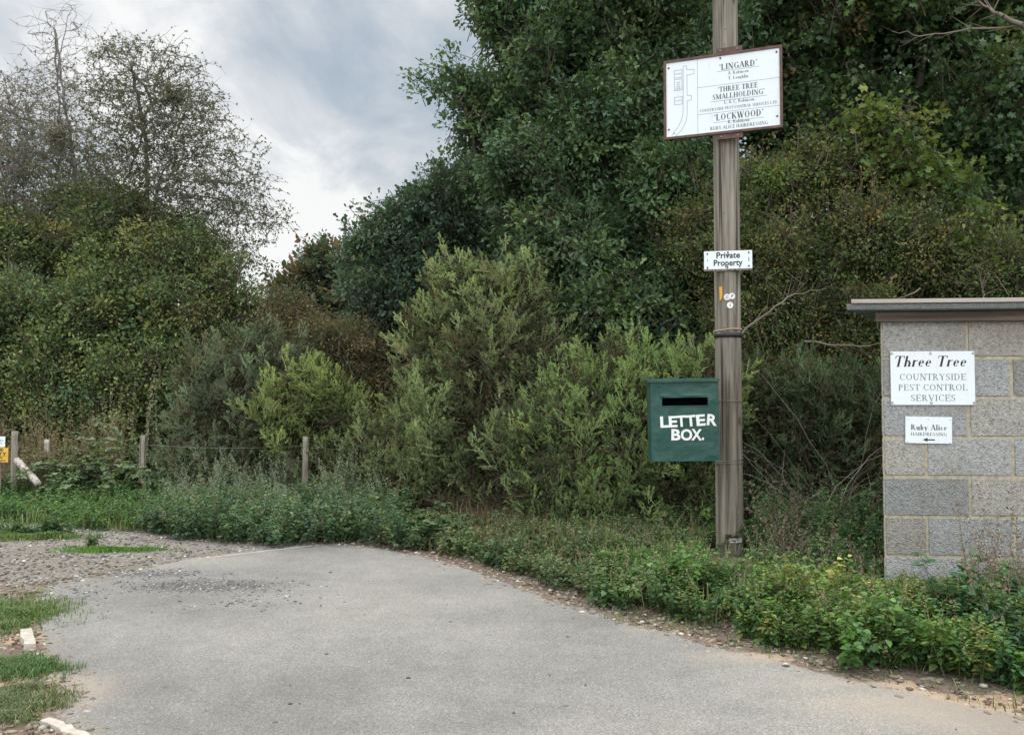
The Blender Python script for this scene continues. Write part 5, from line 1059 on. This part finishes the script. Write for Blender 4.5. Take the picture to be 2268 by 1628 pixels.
wire(P(318, 985, 10.16), P(678, 988, 9.81), .03); wire(P(678, 990, 9.81), P(1010, 1003, 9.5), .02)
# signs at the left edge
M_YEL = simple('yellow_sign_face', (.72, .42, .055), .45, nz=.12, nscale=12)
c = P(-5, 979, 9.85); s1 = tag(empty('white_notice', c, R(-4)), 'small white notice cut by the left edge above the yellow sign', 'sign'); w1 = .17; boxo('panel', (-.10, .086, -.004, .004, -.056, .062), M_WHITE, s1, .001)
serif('lettering', [('Ruby Alice', .026, -.006, .008, .14, 0, 1.2), ('HAIRDRESSING', .017, -.006, -.022, .13, 0, 1.0)], M_GREYINK, s1, -.0045)
c = P(-21, 1007, 9.83); s2 = tag(empty('yellow_notice', c, R(-4)), 'yellow private property notice cut by the left edge', 'sign'); boxo('panel', (-.205, .205, -.004, .004, -.082, .078), M_YEL, s2, .001)
for tx, z, h, w_ in (('PRIVATE', .040, .042, .30), ('PROPERTY', -.005, .046, .37), ('NO PUBLIC', -.042, .034, .30), ('RIGHT OF WAY', -.073, .026, .36)): sans('lettering', tx, h, M_BLACK, s2, 0, -.0048, z, .025, w_)
lines('rule', [(-.2, -.011, .2, -.011)], .003, M_BLACK, s2, -.0048)
# ---- blockwork hut
SW = 5.07; A0 = P(1954, 890, SW); th = R(-5.5); hut = tag(empty('block_hut', (A0.x, A0.y, 0), th), 'low grey concrete block hut with a flat timber edged roof', 'hut')
def uz(v): return 1.2+(890-v)/387.3
bmx, t, b = mat('concrete_block'); q = NB(t); o = q.obj()
g1 = q.noise(70, 5, .8, o); g2_ = q.vor(120, o); vc = q.noise(1.6, 5, .6, o)
at = q.n('ShaderNodeAttribute', attribute_name='leafcol')
c0 = q.ramp(g1, [(.32, (.12, .115, .105)), (.44, (.30, .295, .285)), (.60, (.42, .415, .40)), (.74, (.60, .595, .575))])
c0 = q.mix(.9, c0, at.outputs['Color'], 'MULTIPLY'); c0 = q.mix(q.ramp(vc, [(.50, 0), (.72, .5)]), c0, (.20, .16, .115), 'MIX')
q.l(c0, b.inputs['Base Color']); b.inputs['Roughness'].default_value = .95; b.inputs['Specular IOR Level'].default_value = .15
q.bump(q.math('ADD', g1, q.math('MULTIPLY', g2_, -.8)), .9, .008, b); M_BLK = bmx
M_MORT = simple('sandy_mortar', (.40, .345, .25), .95, nz=.35, nscale=30, bump=.6)
zl = [1.70]+[1.45-.2247*k for k in range(8)]; WL = 2.75; V = []; bm = bmesh.new(); cols = []
def blk(x0, x1, z0, z1, P0, dx, dn):   # block on a wall plane: P0 origin, dx along, dn outward
    j = .0068; inset = .0; v_ = []
    rr = random.Random(int(x0*1000)+int(z0*777)); jj = [rr.uniform(-.003, .003) for _ in range(8)]
    x0 += j+jj[0]; x1 -= j+jj[1]; z0 += j+jj[2]; z1 -= j+jj[3]; e_ = .004
    def pt(x, z, d): return P0+dx*x+dn*d+Vector((0, 0, z))
    f = [bm.verts.new(pt(*p)) for p in ((x0+e_, z0+e_, .006), (x1-e_, z0+e_, .006), (x1-e_, z1-e_, .006), (x0+e_, z1-e_, .006))]
    k_ = [bm.verts.new(pt(*p)) for p in ((x0, z0, -.004), (x1, z0, -.004), (x1, z1, -.004), (x0, z1, -.004))]
    s = rr.uniform(.78, 1.16); tint_ = rr.choice([(1, 1, 1), (1, .985, .96), (1, .95, .88), (.98, 1, 1.02)]); cc = tuple(s*t for t in tint_)
    fs = [bm.faces.new(f)]+[bm.faces.new((k_[i], k_[(i+1) % 4], f[(i+1) % 4], f[i])) for i in range(4)]
    for _ in fs: cols.append(cc)
def wall_blocks(P0, dx, dn, length, phase=0):
    for c_ in range(8):
        z1, z0 = zl[c_], zl[c_+1]; xs_ = [0.0]; x = .47 if (c_+phase) % 2 == 0 else .235
        while x < length: xs_.append(x); x += .47
        xs_.append(length)
        for a, b in zip(xs_, xs_[1:]):
            if b-a > .02: blk(a, b, z0, z1, P0, dx, dn)
# plan: front along +x local; left return leans back to the right
ld = Vector((math.sin(R(24)+(-th)*1), math.cos(R(24)+(-th)), 0)); ld = Vector((math.sin(R(29)), math.cos(R(29)), 0)); LD = 1.9
wall_blocks(Vector((0, 0, 0)), Vector((1, 0, 0)), Vector((0, -1, 0)), WL)
wall_blocks(Vector((0, 0, 0)), ld, Vector((-ld.y, ld.x, 0)), LD, 1)
me = bpy.data.meshes.new('wall_blocks'); bm.to_mesh(me); bm.free()
at = me.attributes.new('leafcol', 'FLOAT_COLOR', 'FACE'); at.data.foreach_set('color', np.array([(*c_, 1) for c_ in cols], dtype=np.float32).ravel())
ob = link('block_facing', me, M_BLK); ob.parent = hut
bm = bmesh.new(); b0 = Vector((ld.x*LD, ld.y*LD, 0)); pl = [Vector((0, 0, 0)), Vector((WL, 0, 0)), Vector((WL, b0.y, 0)), b0]
lo = [bm.verts.new(p+Vector((0, 0, -.4))) for p in pl]; hi = [bm.verts.new(p+Vector((0, 0, 1.70))) for p in pl]
for i in range(4): bm.faces.new((lo[i], lo[(i+1) % 4], hi[(i+1) % 4], hi[i]))
bm.faces.new(hi); from_bm('mortar_core', bm, M_MORT, hut)
M_FASC = wood('fascia_wood', (.085, .066, .056), (.22, .17, .145), 1, True); M_BATT = wood('batten_wood', (.28, .24, .21), (.52, .46, .42), 1, True)
def hbox(name, x0, x1, y0, y1, z0, z1, m, bev=.002):    # with the left end cut on the slant of the return wall
    bm = bmesh.new(); sh = math.tan(R(29)); v = [bm.verts.new(p) for z in (z0, z1) for p in ((x0+y0*sh, y0, z), (x1, y0, z), (x1, y1, z), (x0+y1*sh, y1, z))]
    for f in ((0, 3, 2, 1), (4, 5, 6, 7), (0, 1, 5, 4), (1, 2, 6, 5), (2, 3, 7, 6), (3, 0, 4, 7)): bm.faces.new([v[i] for i in f])
    if bev: bmesh.ops.bevel(bm, geom=bm.edges[:], offset=bev, segments=1, affect='EDGES')
    return from_bm(name, bm, m, hut)
hbox('fascia', -.02, WL+.02, -.045, -.012, 1.655, 1.712, M_FASC)
M_FELT = simple('mineral_felt', (.13, .14, .135), .95, nz=.45, nscale=120, bump=.7)
hbox('roof', -.16, WL+.1, -.115, 1.8, 1.714, 1.750, M_FELT, .006)
hbox('batten', -.13, WL+.1, -.122, -.09, 1.752, 1.775, M_BATT)
bm = bmesh.new(); box(bm, .88, .95, -.119, -.113, 1.718, 1.748); from_bm('felt_patch', bm, simple('bitumen_patch', (.03, .03, .03), .7), hut)
ex = Vector((math.cos(th), math.sin(th), 0))
def on_wall(u, v):      # picture point -> local wall x,z
    d = ray(u, v); n_ = Vector((math.sin(th), -math.cos(th), 0)); o_ = Vector((0, 0, 1.2)); k_ = (Vector((A0.x, A0.y, 0))-o_).dot(n_)/d.dot(n_); p = o_+d*k_
    return (p-Vector((A0.x, A0.y, 0))).dot(ex), p.z
def wall_sign(name, label, u0, v0, u1, v1, proud=.012):
    x0, z1 = on_wall(u0, v0); x1, z0 = on_wall(u1, v1); c = Vector((A0.x, A0.y, 0))+ex*(x0+x1)/2+Vector((math.sin(th), -math.cos(th), 0))*proud; c.z = (z0+z1)/2
    e = tag(empty(name, c, th), label, 'sign'); w_, h_ = x1-x0, z1-z0; boxo('panel', (-w_/2, w_/2, -.0035, .005, -h_/2, h_/2), M_WHITE, e, .001); return e, w_, h_
s3, w3, h3 = wall_sign('pest_control_sign', 'larger white sign on the hut wall reading Three Tree Countryside Pest Control Services', 1970, 779, 2158, 897)
Z3 = lambda f: h3/2-f*h3
serif('lettering', [('Three Tree', h3*.20, -w3*.01-.012, Z3(.285), w3*.87, .24, 1.15)], M_BLACK, s3, -.004)
serif('lettering', [('COUNTRYSIDE', h3*.115, 0, Z3(.535), w3*.80, 0, .8), ('PEST CONTROL', h3*.115, 0, Z3(.73), w3*.83, 0, .8), ('SERVICES', h3*.115, 0, Z3(.925), w3*.54, 0, .8)], M_GREYINK, s3, -.004)
screws(s3, [(sx_*w3*.485, sz_*h3*.46) for sx_ in (-1, 1) for sz_ in (-1, 1)]+[(-.01, h3*.46), (-.01, -h3*.46)], simple('zinc_screw', (.42, .39, .36), .4, metal=.7), .008)
s4, w4, h4 = wall_sign('hairdressing_sign', 'smaller white sign with a left pointing arrow lower on the hut wall', 2003, 923, 2107, 982); s4.rotation_euler = (0, R(.8), th)
Z4 = lambda f: h4/2-f*h4
serif('lettering', [('Ruby Alice', h4*.21, 0, Z4(.50), w4*.78, 0, 1.25), ('HAIRDRESSING', h4*.12, 0, Z4(.71), w4*.78, 0, 1.0)], M_INK, s4, -.004)
bm = bmesh.new(); az = Z4(.86); f1 = [bm.verts.new(p) for p in ((-.008, -.0042, az-.004), (.033, -.0042, az-.004), (.033, -.0042, az+.003), (-.008, -.0042, az+.003))]; bm.faces.new(f1)
f2 = [bm.verts.new(p) for p in ((-.034, -.0044, az), (-.007, -.0044, az-.011), (-.007, -.0044, az+.011))]; bm.faces.new(f2); link('arrow', (lambda m_: (bm.to_mesh(m_), m_)[1])(bpy.data.meshes.new('arrow')), M_BLACK, s4); bm.free()
screws(s4, [(sx_*w4*.46, sz_*h4*.43) for sx_ in (-1, 1) for sz_ in (-1, 1)]+[(0, h4*.43)], M_WHITE, .006)
